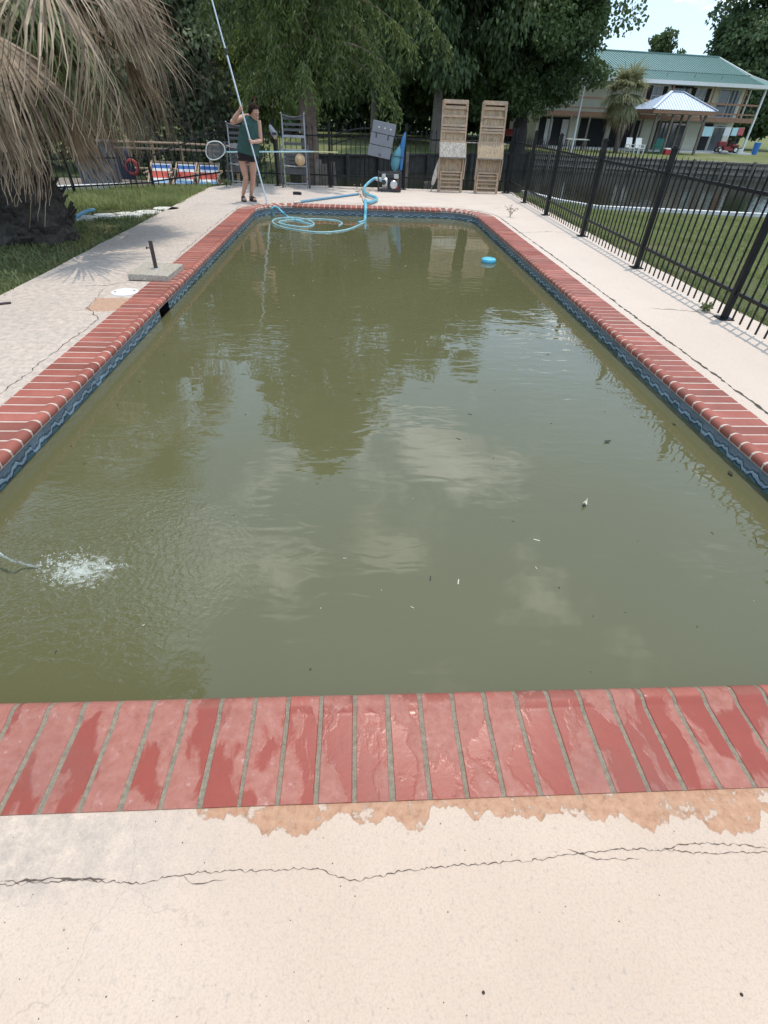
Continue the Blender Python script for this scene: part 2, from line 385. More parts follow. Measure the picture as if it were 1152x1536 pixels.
def brick_material():
    t, b = new_mat('brick'); g = N(t, 'ShaderNodeNewGeometry'); P = g.outputs['Position']
    sp = N(t, 'ShaderNodeSeparateXYZ'); t.links.new(P, sp.inputs[0]); X, Y = sp.outputs[0], sp.outputs[1]
    oi = N(t, 'ShaderNodeObjectInfo'); rv = oi.outputs['Random']
    dry = ramp(t, noise_n(t, P, 6, 6), [(.3, (.275, .083, .060)), (.7, (.35, .118, .088))])
    hs = N(t, 'ShaderNodeHueSaturation'); t.links.new(math_n(t, 'MULTIPLY_ADD', rv, .46, .74), hs.inputs['Value']); t.links.new(dry, hs.inputs['Color']); dry = hs.outputs[0]
    # splash zone of the near row: wet film with islands that have dried to a chalky pink
    cmb_ = N(t, 'ShaderNodeCombineXYZ'); t.links.new(X, cmb_.inputs[0]); t.links.new(Y, cmb_.inputs[1]); t.links.new(math_n(t, 'MULTIPLY', rv, 9.), cmb_.inputs[2])
    pn = noise_n(t, mapping(t, cmb_.outputs[0], scale=(1.5, .8, 1)), 5.5, 5, .5, .3)
    near = sstep(t, Y, .93, .90)
    pn2 = math_n(t, 'ADD', pn, math_n(t, 'MULTIPLY', sstep(t, X, -.25, -.75), .10))
    isl = sstep(t, math_n(t, 'ADD', pn2, math_n(t, 'MULTIPLY_ADD', noise_n(t, P, 60, 4), .03, -.015)), .47, .535)
    wet = math_n(t, 'MULTIPLY', math_n(t, 'SUBTRACT', 1., isl), near)
    wet = math_n(t, 'MULTIPLY', wet, sstep(t, Y, .845, .83))
    wetc = mixc(t, noise_n(t, P, 11, 4), (.25, .05, .033), (.30, .067, .046))
    chalk = ramp(t, noise_n(t, P, 30, 8, .7), [(.3, (.30, .105, .076)), (.62, (.375, .165, .130)), (.8, (.48, .29, .25))])
    col = mixc(t, near, dry, mixc(t, math_n(t, 'MULTIPLY', isl, .9), dry, chalk))
    col = mixc(t, wet, col, wetc)
    lime = math_n(t, 'MULTIPLY', ramp(t, noise_n(t, P, 26, 9, .75), [(.60, 0.), (.75, .7)]), near)
    lime = math_n(t, 'MULTIPLY', lime, math_n(t, 'SUBTRACT', 1., wet))
    col = mixc(t, lime, col, (.62, .5, .47))
    col = mixc(t, ramp(t, noise_n(t, P, 95, 6, .75), [(.30, .55), (.42, 0.)]), col, (.10, .035, .028))
    col = mixc(t, ramp(t, noise_n(t, P, 2.6, 6, .6), [(.50, 0.), (.72, .45)]), col, (.20, .085, .07))
    t.links.new(col, b.inputs['Base Color'])
    t.links.new(math_n(t, 'MULTIPLY_ADD', wet, -.30, .58), b.inputs['Roughness']); t.links.new(math_n(t, 'MULTIPLY_ADD', wet, .18, .18), b.inputs['Specular IOR Level'])
    h = math_n(t, 'ADD', math_n(t, 'MULTIPLY', noise_n(t, P, 120, 4), .0006), math_n(t, 'MULTIPLY', noise_n(t, P, 16, 4), .002))
    h = math_n(t, 'MULTIPLY', h, math_n(t, 'MULTIPLY_ADD', wet, -.75, 1.))
    bp = N(t, 'ShaderNodeBump', inp={'Strength': 1., 'Distance': 1.}); t.links.new(h, bp.inputs['Height']); t.links.new(bp.outputs[0], b.inputs['Normal'])
brick_material()

def tile_material():
    t, b = new_mat('pool_tile'); tc_ = N(t, 'ShaderNodeTexCoord'); O = tc_.outputs['Object']
    sp = N(t, 'ShaderNodeSeparateXYZ'); t.links.new(O, sp.inputs[0]); X, Z = sp.outputs[0], sp.outputs[2]
    s = math_n(t, 'SINE', math_n(t, 'MULTIPLY', X, 2*math.pi/.154)); s2 = math_n(t, 'SINE', math_n(t, 'MULTIPLY', X, 6*math.pi/.154))
    v = math_n(t, 'ADD', math_n(t, 'ADD', Z, math_n(t, 'MULTIPLY', s, .012)), math_n(t, 'MULTIPLY', s2, .004))
    v = math_n(t, 'ADD', v, math_n(t, 'MULTIPLY_ADD', noise_n(t, O, 40, 4), .016, -.008))
    oi0 = N(t, 'ShaderNodeObjectInfo'); v = math_n(t, 'ADD', v, math_n(t, 'MULTIPLY_ADD', oi0.outputs['Random'], .014, -.007))
    gw_ = N(t, 'ShaderNodeNewGeometry'); v = math_n(t, 'ADD', v, math_n(t, 'MULTIPLY_ADD', noise_n(t, gw_.outputs['Position'], 16, 5), .03, -.015))
    k = math_n(t, 'MULTIPLY_ADD', v, 5., .5)
    col = ramp(t, k, [(.30, (.06, .13, .13)), (.44, (.09, .19, .20)), (.455, (.018, .035, .05)), (.50, (.03, .05, .075)), (.515, (.30, .39, .44)), (.60, (.37, .465, .51)), (.615, (.03, .055, .085)), (.65, (.085, .11, .14)), (.69, (.185, .225, .265)), (.9, (.165, .20, .235))])
    mott = noise_n(t, O, 60, 5); col = mixc(t, ramp(t, mott, [(.4, 0.), (.6, .4)]), col, (.06, .10, .14))
    oi = N(t, 'ShaderNodeObjectInfo'); hs = N(t, 'ShaderNodeHueSaturation'); t.links.new(math_n(t, 'MULTIPLY_ADD', oi.outputs['Random'], .3, .85), hs.inputs['Value']); t.links.new(col, hs.inputs['Color'])
    t.links.new(hs.outputs[0], b.inputs['Base Color']); b.inputs['Roughness'].default_value = .22
tile_material()

SPL = (-1.27, 1.60)
def water_material():
    t, b = new_mat('pool_water'); g = N(t, 'ShaderNodeNewGeometry'); P = g.outputs['Position']
    sp = N(t, 'ShaderNodeSeparateXYZ'); t.links.new(P, sp.inputs[0]); X, Y = sp.outputs[0], sp.outputs[1]
    col = mixc(t, noise_n(t, P, .8, 4), (.097, .092, .042), (.114, .108, .052))
    WATERCOL = col
    b.inputs['Roughness'].default_value = .015; b.inputs['IOR'].default_value = 1.52
    dx = math_n(t, 'ADD', X, -SPL[0]); dy = math_n(t, 'ADD', Y, -SPL[1])
    d = math_n(t, 'SQRT', math_n(t, 'ADD', math_n(t, 'MULTIPLY', dx, dx), math_n(t, 'MULTIPLY', dy, dy)))
    dn = math_n(t, 'ADD', d, math_n(t, 'MULTIPLY', noise_n(t, P, 7, 4, .6), .22))
    # churned white water where the jet lands
    fx_ = math_n(t, 'MULTIPLY', math_n(t, 'ADD', dx, -.03), .62); fd = math_n(t, 'SQRT', math_n(t, 'ADD', math_n(t, 'MULTIPLY', fx_, fx_), math_n(t, 'MULTIPLY', dy, dy)))
    fn = noise_n(t, mapping(t, P, rot=(0, 0, .3), scale=(.7, 1, 1)), 42, 7, .72, .8)
    fmask = math_n(t, 'MULTIPLY', sstep(t, math_n(t, 'SUBTRACT', fn, math_n(t, 'MULTIPLY', fd, 2.2)), .27, .56), .62)
    t.links.new(mixc(t, fmask, WATERCOL, (.62, .64, .58)), b.inputs['Base Color'])
    ring = math_n(t, 'SINE', math_n(t, 'MULTIPLY', dn, 2*math.pi/.042))
    fall = sstep(t, d, 1.15, .10)
    chop = noise_n(t, mapping(t, P, rot=(0, 0, .5), scale=(1, 1.5, 1)), 22, 2, .5, .8)
    h = math_n(t, 'MULTIPLY', math_n(t, 'ADD', math_n(t, 'MULTIPLY', ring, .00075), math_n(t, 'MULTIPLY', chop, .0060)), math_n(t, 'MULTIPLY', fall, fall))
    # breeze: small waves with their crests across the pool, livelier in patches
    w1 = noise_n(t, mapping(t, P, rot=(0, 0, -.12), scale=(.38, 1, 1)), 5.0, 1.5, .4, .5)
    w2 = noise_n(t, mapping(t, P, rot=(0, 0, .35), scale=(.45, 1, 1)), 12., 1.5, .4, .6)
    patch = ramp(t, noise_n(t, mapping(t, P, loc=(.3, .55, 0)), .75, 3), [(.42, .10), (.60, 1.)])
    h = math_n(t, 'ADD', h, math_n(t, 'MULTIPLY', w1, .0024))
    h = math_n(t, 'ADD', h, math_n(t, 'MULTIPLY', math_n(t, 'MULTIPLY', w2, patch), .0034))
    h = math_n(t, 'ADD', h, math_n(t, 'MULTIPLY', noise_n(t, P, 1.2, 2), .004))
    bp = N(t, 'ShaderNodeBump', inp={'Strength': 1., 'Distance': 1.}); t.links.new(h, bp.inputs['Height']); t.links.new(bp.outputs[0], b.inputs['Normal'])
water_material()

def canal_material():
    t, b = new_mat('canal_water'); g = N(t, 'ShaderNodeNewGeometry'); P = g.outputs['Position']
    b.inputs['Base Color'].default_value = (.018, .020, .012, 1); b.inputs['Roughness'].default_value = .03; b.inputs['IOR'].default_value = 1.33
    h = math_n(t, 'ADD', math_n(t, 'MULTIPLY', noise_n(t, mapping(t, P, scale=(.5, 1, 1)), 2.2, 4), .012), math_n(t, 'MULTIPLY', noise_n(t, P, 7, 3), .003))
    bp = N(t, 'ShaderNodeBump', inp={'Strength': 1., 'Distance': 1.}); t.links.new(h, bp.inputs['Height']); t.links.new(bp.outputs[0], b.inputs['Normal'])
canal_material()
def lawn_material(name, a, c, dry):
    t, b = new_mat(name); g = N(t, 'ShaderNodeNewGeometry'); P = g.outputs['Position']
    col = mixc(t, noise_n(t, P, 5, 8, .7), a, c); col = mixc(t, ramp(t, noise_n(t, P, .35, 7, .65), [(.48, 0.), (.66, .75)]), col, dry)
    t.links.new(col, b.inputs['Base Color']); b.inputs['Roughness'].default_value = .95; b.inputs['Specular IOR Level'].default_value = .1
    bp = N(t, 'ShaderNodeBump', inp={'Strength': .9, 'Distance': .05}); t.links.new(noise_n(t, P, 24, 5, .7), bp.inputs['Height']); t.links.new(bp.outputs[0], b.inputs['Normal'])
lawn_material('lawn_far', (.115, .14, .050), (.165, .18, .075), (.24, .21, .13))
lawn_material('lawn_near', (.09, .105, .04), (.14, .15, .065), (.17, .15, .085))

# ------------------------------------------------------------------ the pool
def rrect(off, n=14):
    """rounded rectangle, anticlockwise from the near left corner, offset outwards by off; returns points with outward normals"""
    r = RAD+off; pts = []
    for (cx, cy, a0) in ((XR-RAD, YN+RAD, -90), (XR-RAD, YF-RAD, 0), (XL+RAD, YF-RAD, 90), (XL+RAD, YN+RAD, 180)):
        for k in range(n+1):
            a = R(a0+90*k/n); pts.append((cx+r*math.cos(a), cy+r*math.sin(a)))
    return pts
def path(off):
    """arc-length list of pieces of the inner edge: straights and arcs"""
    L = []; r = RAD+off
    L.append(('s', (XL+RAD, YN-off), (1, 0), XR-XL-2*RAD)); L.append(('a', (XR-RAD, YN+RAD), -90, r*math.pi/2))
    L.append(('s', (XR+off, YN+RAD), (0, 1), YF-YN-2*RAD)); L.append(('a', (XR-RAD, YF-RAD), 0, r*math.pi/2))
    L.append(('s', (XR-RAD, YF+off), (-1, 0), XR-XL-2*RAD)); L.append(('a', (XL+RAD, YF-RAD), 90, r*math.pi/2))
    L.append(('s', (XL-off, YF-RAD), (0, -1), YF-YN-2*RAD)); L.append(('a', (XL+RAD, YN+RAD), 180, r*math.pi/2))
    return L
def on_path(seg, s, off):
    if seg[0] == 's': 
        p = (seg[1][0]+seg[2][0]*s, seg[1][1]+seg[2][1]*s); return p, math.atan2(seg[2][1], seg[2][0])
    a = R(seg[2]) + s/(RAD+off); return (seg[1][0]+(RAD+off)*math.cos(a), seg[1][1]+(RAD+off)*math.sin(a)), a+math.pi/2

pool = MB()
ins, dp = rrect(.036), 1.3
k = len(ins); pool.add([(x, y, -.198) for x, y in ins]+[(x, y, -dp) for x, y in ins], [(i, (i+1) % k, k+(i+1) % k, k+i) for i in range(k)]+[tuple(range(k, 2*k))])
pool_o = pool.build('swimming_pool', 'shell'); tag(pool_o, 'long rectangular pool basin with rounded corners, tiled waterline and brick edge', kind='structure')
# mortar bed under the bricks (sits 3 mm below their faces)
PROF = [(.331, -.06), (.331, .004), (.078, .004), (.066, .007), (.052, .013), (.034, .016), (.016, .012), (.004, .001), (0., -.016), (.006, -.036), (.036, -.047)]
def sweep(prof, d, pts_of):
    m = MB(); rings = [pts_of(o) for o, z in prof]; n = len(rings[0]); V = []; F = []
    for j, (o, z) in enumerate(prof):
        V += [(p[0], p[1], z-d) for p in rings[j]]
    for j in range(len(prof)-1):
        for i in range(n): F.append((j*n+i, j*n+(i+1) % n, (j+1)*n+(i+1) % n, (j+1)*n+i))
    m.v = V; m.f = F; m.mi = [0]*len(F); return m
cream = sweep([(max(.003, o), z) for o, z in PROF], .0022, lambda o: rrect(o, 10))
gf = []; cf = []
for f in cream.f:
    c = sum((Vector(cream.v[i]) for i in f), Vector())/4
    (gf if c.y < YN+.02 else cf).append(f)
g2 = MB(); g2.v = cream.v; g2.f = gf; g2.mi = [0]*len(gf); g2.build('mortar', 'mortar_grey', pool_o)
g3 = MB(); g3.v = list(cream.v); g3.f = cf; g3.mi = [0]*len(cf); g3.build('mortar', 'mortar_cream', pool_o)
def brick_mesh(w, seed):
    r_ = random.Random(seed); m = MB(); rings = []
    for x, ins_ in ((-w/2, .004), (-w/2+.003, 0.), (w/2-.003, 0.), (w/2, .004)):
        ring = []
        for o, z in PROF:
            ring.append((x, -(o + (ins_*.5 if o < .1 else -ins_*.5)), z - (ins_ if z > -.03 else 0)))
        rings.append(ring)
    m.loft(rings)
    return m.mesh('brick', 'brick', smooth=True)
BM = [brick_mesh(.0955, 1), brick_mesh(.0945, 2), brick_mesh(.0965, 3)]
nb = 0
for seg in path(0.):
    L = seg[3]; n = max(1, round(L/.108)); pit = L/n; ph = .5
    if seg[0] == 's' and seg[2] == (1, 0):
        # joints of the near row fall where the photograph has one
        ph = (((.204-seg[1][0]) % pit)/pit + .5) % 1.0
    for i in range(n):
        s = (i+ph)*pit
        if s > L: continue
        p, a = on_path(seg, s, 0.)
        o = place('brick', BM[nb % 3], pool_o, loc=(p[0], p[1], rnd.uniform(-.0008, .0012)), rot=(0, 0, a+rnd.uniform(-.006, .006))); nb += 1
# waterline tiles: 15 cm squares, face 33 mm behind the brick nose
def tile_mesh():
    m = MB(); m.box((0, 0, 0), (.1515, .008, .150), b=.0015); return m.mesh('tile', 'pool_tile')
TM = tile_mesh(); ntile = 0
for seg in path(.034):
    L = seg[3]; n = max(1, round(L/.154)); pit = L/n
    for i in range(n):
        p, a = on_path(seg, (i+.5)*pit, .034)
        if p[0] < XL and 5.06 < p[1] < 5.36: continue              # the skimmer mouth
        place('tile', TM, pool_o, loc=(p[0], p[1], -.126), rot=(0, 0, a)); ntile += 1
# skimmer throat
sk = MB(); x0 = XL-.034
for (c, d) in (((x0-.16, 5.035, -.13), (.30, .02, .17)), ((x0-.16, 5.385, -.13), (.30, .02, .17)), ((x0-.31, 5.21, -.13), (.02, .34, .17)), ((x0-.16, 5.21, -.047), (.30, .33, .012))): sk.box(c, d)
sk.build('skimmer_throat', 'dark_plastic', pool_o)
gw = MB(); gpts = rrect(.0405, 10); ylo, yhi = 5.06, 5.36
loop_ = []
for i, q in enumerate(gpts):
    nx_ = gpts[(i+1) % len(gpts)]
    if q[0] < XL and nx_[0] < XL and abs(q[0]-nx_[0]) < 1e-6 and q[1] > yhi and nx_[1] < ylo: gw.add([(*q, -.045), (q[0], yhi, -.045), (q[0], yhi, -.2), (*q, -.2), (q[0], ylo, -.045), (*nx_, -.045), (*nx_, -.2), (q[0], ylo, -.2)], [(0, 1, 2, 3), (4, 5, 6, 7)])
    else: gw.add([(*q, -.045), (*nx_, -.045), (*nx_, -.2), (*q, -.2)], [(0, 1, 2, 3)])
gw.build('grout', 'mortar_grey', pool_o)

wm = MB(); wp = rrect(.030); wm.add([(x, y, WZ) for x, y in wp], [tuple(range(len(wp)))])
water_o = wm.build('pool_water', 'pool_water'); tag(water_o, 'murky olive green pool water', kind='structure')

# ------------------------------------------------------------------ the deck, a slab with the pool cut out
def ring_fill(outer, inner, z, skirt=0.):
    bm = bmesh.new(); E = []
    for loop in (outer, inner):
        vs = [bm.verts.new((x, y, z)) for x, y in loop]
        for i in range(len(vs)): E.append(bm.edges.new((vs[i], vs[(i+1) % len(vs)])))
    bmesh.ops.triangle_fill(bm, edges=E, use_beauty=True, use_dissolve=False)
    bmesh.ops.recalc_face_normals(bm, faces=bm.faces[:])
    if bm.faces[0].normal.z < 0: bmesh.ops.reverse_faces(bm, faces=bm.faces[:])
    m = MB(); bm.verts.index_update(); m.add([v.co.copy() for v in bm.verts], [[v.index for v in f.verts] for f in bm.faces]); bm.free()
    n = len(outer)
    if skirt: m.add([(x, y, z) for x, y in outer]+[(x, y, z-skirt) for x, y in outer], [(i, n+i, n+(i+1) % n, (i+1) % n) for i in range(n)])
    return m
ol = [(-3.44, -3.)]
yy = -2.6
DECK = [(-3.44, -3.), (4.02, -3.)]
yy = -2.
while yy < 14.7: DECK.append((4.02+rnd.uniform(-.02, .02), yy)); yy += .45
DECK += [(4.05, 14.95), (-2.95, 14.95), (-3.05, 14.5), (-3.42, 14.05)]
yy = 13.6
while yy > -2.8: DECK.append((-3.44+rnd.uniform(-.015, .015), yy)); yy -= .4
deck = ring_fill(DECK, rrect(.3315, 10), 0., .16).build('pool_deck', 'deck_paint'); tag(deck, 'cream painted concrete pool deck with cracks and peeled patches', kind='structure')

def ribbon(name, pts, w, mname, z, parent, jit=.3, seed=1, taper=True):
    r_ = random.Random(seed); m = MB(); V = []; F = []; n = len(pts)
    for i, p in enumerate(pts):
        a = Vector(pts[max(i-1, 0)]); b_ = Vector(pts[min(i+1, n-1)]); d = (b_-a); d = Vector((-d.y, d.x)).normalized()
        ww = w*(1+r_.uniform(-jit, jit)*1.6)*(min(1, 6*min(i, n-1-i)/n+.15) if taper else 1)
        V += [(p[0]+d.x*ww/2, p[1]+d.y*ww/2, z), (p[0]-d.x*ww/2, p[1]-d.y*ww/2, z)]
    for i in range(n-1): F.append((2*i, 2*i+1, 2*i+3, 2*i+2))
    m.add(V, F); return m.build(name, mname, parent)
def jag(keys, step, amp, seed):
    r_ = random.Random(seed); out = []
    for (a, b_) in zip(keys[:-1], keys[1:]):
        a, b_ = Vector(a), Vector(b_); L = (b_-a).length; n = max(1, int(L/step)); nrm = Vector((-(b_-a).y, (b_-a).x)).normalized()
        for i in range(n):
            out.append(tuple(a.lerp(b_, i/n) + nrm*(r_.uniform(-amp, amp) + amp*.8*math.sin(i*.37+seed)+amp*.7*math.sin(i*1.31+2*seed))))
    out.append(tuple(keys[-1])); return out
G = lambda px, py: gnd(px, py, 0.).xy
main = [G(-120, 1345), G(0, 1328), G(130, 1320), G(200, 1326), G(300, 1308), G(400, 1305), G(480, 1303), G(525, 1322), G(560, 1315), G(640, 1302), G(720, 1296), G(800, 1290), G(880, 1278), G(960, 1273), G(1060, 1280), G(1152, 1278), G(1300, 1270)]
ribbon('crack', jag(main, .006, .0021, 3), .0015, 'crack_shade', .0012, deck, .5, 3)  # flat ribbon on the deck, the crack's inner shade is painted
ribbon('crack', jag([G(0, 1322), G(90, 1318), G(160, 1318)], .01, .002, 9), .0035, 'crack_shade', .0010, deck, .5, 4)
ribbon('crack', jag([G(270, 1312), G(290, 1328), G(340, 1318)], .008, .002, 19), .0015, 'crack_shade', .0014, deck, .5, 4)
ribbon('crack', jag([G(990, 1276), G(1030, 1266), G(1090, 1266), G(1152, 1272)], .008, .002, 12), .0017, 'crack_shade', .0016, deck, .5, 5)
ribbon('crack', jag([G(850, 1275), G(900, 1290), G(960, 1288)], .008, .002, 13), .0013, 'crack_shade', .0016, deck, .5, 5)
# dirt-filled joint round the right and far sides, wandering crack on the left; depth shade drawn as dark ribbons
xo, yo = XR+CW+.105, YF+CW+.085
jp = [(xo, -.5), (xo+.01, 3), (xo, 5), (xo+.012, 7.2), (xo-.005, 9.2)] + [(XR-RAD+(RAD+CW+.10)*math.cos(R(a)), YF-RAD+(RAD+CW+.09)*math.sin(R(a))) for a in (0, 15, 30, 45, 60, 75, 90)] + [(1., yo), (-.6, yo+.01), (-1.2, yo-.02)]
ribbon('joint', jag(jp, .03, .0045, 5), .017, 'joint_dirt_shade', .0018, deck, .6, 6)
lk = [G(-60, 640), G(0, 592), G(60, 545), G(94, 519), G(135, 489), G(150, 478), G(132, 462), G(150, 440), G(162, 429)]
ribbon('crack', jag(lk, .03, .008, 7), .0065, 'crack_shade', .0012, deck, .5, 7)
ribbon('crack', jag([G(125, 429), G(162, 428), G(192, 423)], .03, .006, 8), .008, 'crack_shade', .0014, deck, .5, 8)
ribbon('crack', jag([G(255, 395), G(280, 372), G(300, 355), G(330, 330), G(360, 309), G(380, 303)], .05, .014, 9), .007, 'crack_shade', .0012, deck, .5, 9)
ribbon('crack', jag([G(975, 462), G(1030, 466), G(1062, 470), G(1085, 472)], .04, .008, 10), .011, 'crack_shade', .0012, deck, .5, 10)
ribbon('crack', jag([G(770, 350), G(830, 347), G(868, 352)], .04, .008, 11), .010, 'crack_shade', .0012, deck, .5, 11)

# ------------------------------------------------------------------ land and canal
def slab(name, poly, z, depth, m, label):
    b_ = MB(); n = len(poly)
    bm = bmesh.new(); vs = [bm.verts.new((x, y, z)) for x, y in poly]; f = bm.faces.new(vs); f.normal_update()
    if f.normal.z < 0: f.normal_flip()
    bmesh.ops.triangulate(bm, faces=[f]); bm.verts.index_update(); b_.add([v.co.copy() for v in bm.verts], [[v.index for v in q.verts] for q in bm.faces]); bm.free()
    b_.add([(x, y, z) for x, y in poly]+[(x, y, z-depth) for x, y in poly], [(i, n+i, n+(i+1) % n, (i+1) % n) for i in range(n)])
    return tag(b_.build(name, m), label, kind='structure')
# the near yard surrounds the pool basin, so it is cut out there too
NEAR = [(-300, -300), (300, -300), (300, -2), (9.4, 12.25), (5.45, 12.7), (4.85, 13.6), (4.35, 15.25), (-3.25, 15.25), (-5.2, 13.75), (-8.2, 11.4), (-300, -120)]
near = ring_fill(NEAR, rrect(.60, 8), -.045, 2.5).build('yard_ground', 'lawn_near'); tag(near, 'grass and bare soil of the yard round the pool deck', kind='structure')
FARP = [(-400, 60), (-60, 23), (-8, 20.6), (-4.2, 21.), (-3.7, 34), (.5, 35.6), (13.2, 44.05), (29., 40.9), (120, 33), (500, 10), (900, 900), (-900, 900)]
far = slab('far_bank', FARP, -.53, 1.6, 'lawn_far', 'mown lawn of the far bank beyond the canal')
cw = MB(); cw.add([(-900, -200, -1.42), (900, -200, -1.42), (900, 900, -1.42), (-900, 900, -1.42)], [(0, 1, 2, 3)])
# keep the canal sheet out of the basin: it lies below the basin floor level there
tag(cw.build('canal_water', 'canal_water'), 'dark still canal water', kind='structure')

def grass(name, label, n, region, inside, hmin, hmax, m, seed, zfn=lambda x, y: -.045, clump=1.0, wid=.006):
    g_ = np.random.default_rng(seed); x0, x1, y0, y1 = region
    P = np.stack([g_.uniform(x0, x1, n), g_.uniform(y0, y1, n)], 1)
    den = np.array([mnoise.noise((p[0]*1.7, p[1]*1.7, seed)) for p in P]) if clump > 0 else np.ones(n)
    keep = np.array([inside(p[0], p[1]) for p in P]) & (den > g_.uniform(-.75, .35, n)*clump)
    P = P[keep]; den = den[keep]; k = len(P)
    h = g_.uniform(hmin, hmax, k)*(1+.5*den); a = g_.uniform(0, 2*np.pi, k); lean = g_.uniform(.1, .75, k)*h; la = g_.uniform(0, 2*np.pi, k)
    w = wid*g_.uniform(.7, 1.5, k)
    z = np.full(k, zfn(0, 0)); B = np.stack([P[:, 0], P[:, 1], z], 1); s = np.stack([np.cos(a)*w, np.sin(a)*w, 0*a], 1)
    T = B + np.stack([np.cos(la)*lean, np.sin(la)*lean, h], 1); Mid = (B+T)/2 + np.stack([0*a, 0*a, h*.12], 1)
    V = np.stack([B-s, B+s, Mid+s*.7, Mid-s*.7], 1); V2 = np.stack([Mid-s*.7, Mid+s*.7, T+s*.08, T-s*.08], 1)
    me = quads(name, np.concatenate([V, V2]), m, np.tile(g_.uniform(0, 1, k), 2))
    return tag(place(name, me), label, 'grass', kind='stuff')
def right_lawn(x, y): return x > 4.0 and (y < 12.2 - (x-5.4)*.12 if x > 5.4 else y < 15.1-(x-4.0)*1.7)
grass('lawn_grass', 'short green lawn grass between the iron fence and the canal', 150000, (3.98, 12.5, 2.2, 14.5), right_lawn, .025, .06, 'grass_blade', 3, clump=.8, wid=.0065)
def left_lawn(x, y): return x < -3.40 and y < 13.0+(x+5.2)*.85+.9 and math.hypot(x+4.45, y-8.0) > .42
grass('weedy_grass', 'patchy weeds and grass beside the pool deck under the palm', 60000, (-9, -3.41, 3.2, 14.6), left_lawn, .02, .065, 'weed_blade', 4, clump=1.3, wid=.009)
grass('tall_grass', 'taller bright grass growing along the low iron fence', 26000, (-6.4, -3.36, 10.6, 14.7), lambda x, y: x < -3.40 and 11.2 < y-(x+3.4)*.6 and y < 14.5+(x+3.4)*.8, .05, .15, 'grass_blade', 5, clump=1., wid=.007)
# strip of grass at the foot of the right fence
grass('edge_weeds', 'dark weeds growing along the deck edge under the iron fence', 5000, (3.99, 4.2, 2.5, 14.), lambda x, y: True, .03, .09, 'weed_blade', 6, clump=1.2, wid=.007)
# ------------------------------------------------------------------ iron fences
def picket_mesh(zb, zt, w=.02, spear=True):
    m = MB(); m.box((0, 0, (zb+zt)/2), (w, w, zt-zb))
    if spear:
        s = w*.95; k = zt
        m.add([(-s, -s*.45, k), (s, -s*.45, k), (s, s*.45, k), (-s, s*.45, k), (-s*1.1, 0, k+.03), (s*1.1, 0, k+.03), (0, 0, k+.095)],
              [(0, 1, 5, 4), (2, 3, 4, 5), (3, 0, 4), (1, 2, 5), (4, 5, 6), (5, 4, 6)])
    return m.mesh('picket', 'black_metal')
def post_mesh(h, w=.07, plate=True):
    m = MB(); m.box((0, 0, h/2), (w, w, h), b=.006); m.box((0, 0, h+.008), (w+.014, w+.014, .018), b=.004); m.box((0, 0, h+.026), (w*.7, w*.7, .02), b=.006)
    if plate: m.box((0, 0, .006), (w+.085, w+.085, .012), b=.003)
    return m.mesh('post', 'black_metal')
PK, PK_L = picket_mesh(.02, 1.14, .0135), picket_mesh(.02, .64, .013)
PO, PO_L = post_mesh(1.27, .055), post_mesh(.68, .05)
def fence(t, posts, zr, pk=PK, po=PO, sp=.124, rail=(.027, .030), skip=()):
    for i, p in enumerate(posts): place('post', po, t, True, loc=(p[0], p[1], 0))
    for i, (a, b_) in enumerate(zip(posts[:-1], posts[1:])):
        if i in skip: continue
        a, b_ = Vector(a), Vector(b_); d = b_-a; L = d.length; ang = math.atan2(d.y, d.x); n = max(2, round(L/sp))
        for z in zr:
            za, zb = z if isinstance(z, tuple) else (z, z)
            u = d.normalized()*.03
            MB().bar((a.x+u.x, a.y+u.y, za), (b_.x-u.x, b_.y-u.y, zb), *rail).build('rail', 'black_metal', t, world=True)
        for k in range(1, n):
            q = a.lerp(b_, k/n); place('picket', pk, t, True, loc=(q.x, q.y, rnd.uniform(-.004, .004)), rot=(rnd.uniform(-.006, .006), rnd.uniform(-.006, .006), ang))
fr = thing('iron_fence', 'long black iron picket fence with spear tips between the pool deck and the lawn', 'fence', (3.7, 2.75, 0))
fx = lambda y: 3.695+.0185*(y-4.9)
fence(fr, [(fx(y), y) for y in (.6, 2.75, 4.89, 6.96, 9.10, 11.25, 12.99, 14.66)], (.25, 1.04))
fb = thing('iron_fence', 'black iron picket fence along the canal behind the loungers and pump', 'fence', (-3.18, 14.62, 0))
BP = [(-3.18, 14.62), (-1.92, 14.66), (-.62, 14.70), (1.21, 14.72), (3.80, 14.70)]
fence(fb, BP, (.25, 1.02), skip=(2,))
# the arched gate between the third and fourth post
ga = thing('gate', 'black iron gate with an arched top rail set in the fence behind the water pump', 'gate', (-.62, 14.70, 0))
x0, x1 = -.56, 1.15
for xx in (x0, x1): MB().box((xx, 14.71, .58), (.035, .035, 1.06)).build('stile', 'black_metal', ga, world=True)
arch = [(x0+(x1-x0)*i/16, 14.71, 1.02+.17*math.sin(math.pi*i/16)) for i in range(17)]
MB().tube(arch, .017, 6).build('arch_rail', 'black_metal', ga, world=True)
MB().tube([(p[0], p[1]-.004, p[2]-.17) for p in arch], .014, 6).build('arch_rail', 'black_metal', ga, world=True)
MB().bar((x0, 14.71, .24), (x1, 14.71, .24), .03, .034).build('rail', 'black_metal', ga, world=True)
for k in range(1, 15):
    x = x0+(x1-x0)*k/15; MB().box((x, 14.71, (.05+1.12+.17*math.sin(math.pi*k/15))/2), (.017, .017, 1.07+.17*math.sin(math.pi*k/15))).build('picket', 'black_metal', ga, world=True)
fl = thing('iron_fence', 'low black iron fence running diagonally past the tall grass to the palm', 'fence', (-4.5, 13.3, -.04))
LP = [(-3.30, 14.42), (-4.50, 13.30), (-5.75, 12.22), (-7.0, 11.15), (-8.2, 10.1)]
fence(fl, LP[1:], (.12, .58), PK_L, PO_L, .115, (.024, .026))
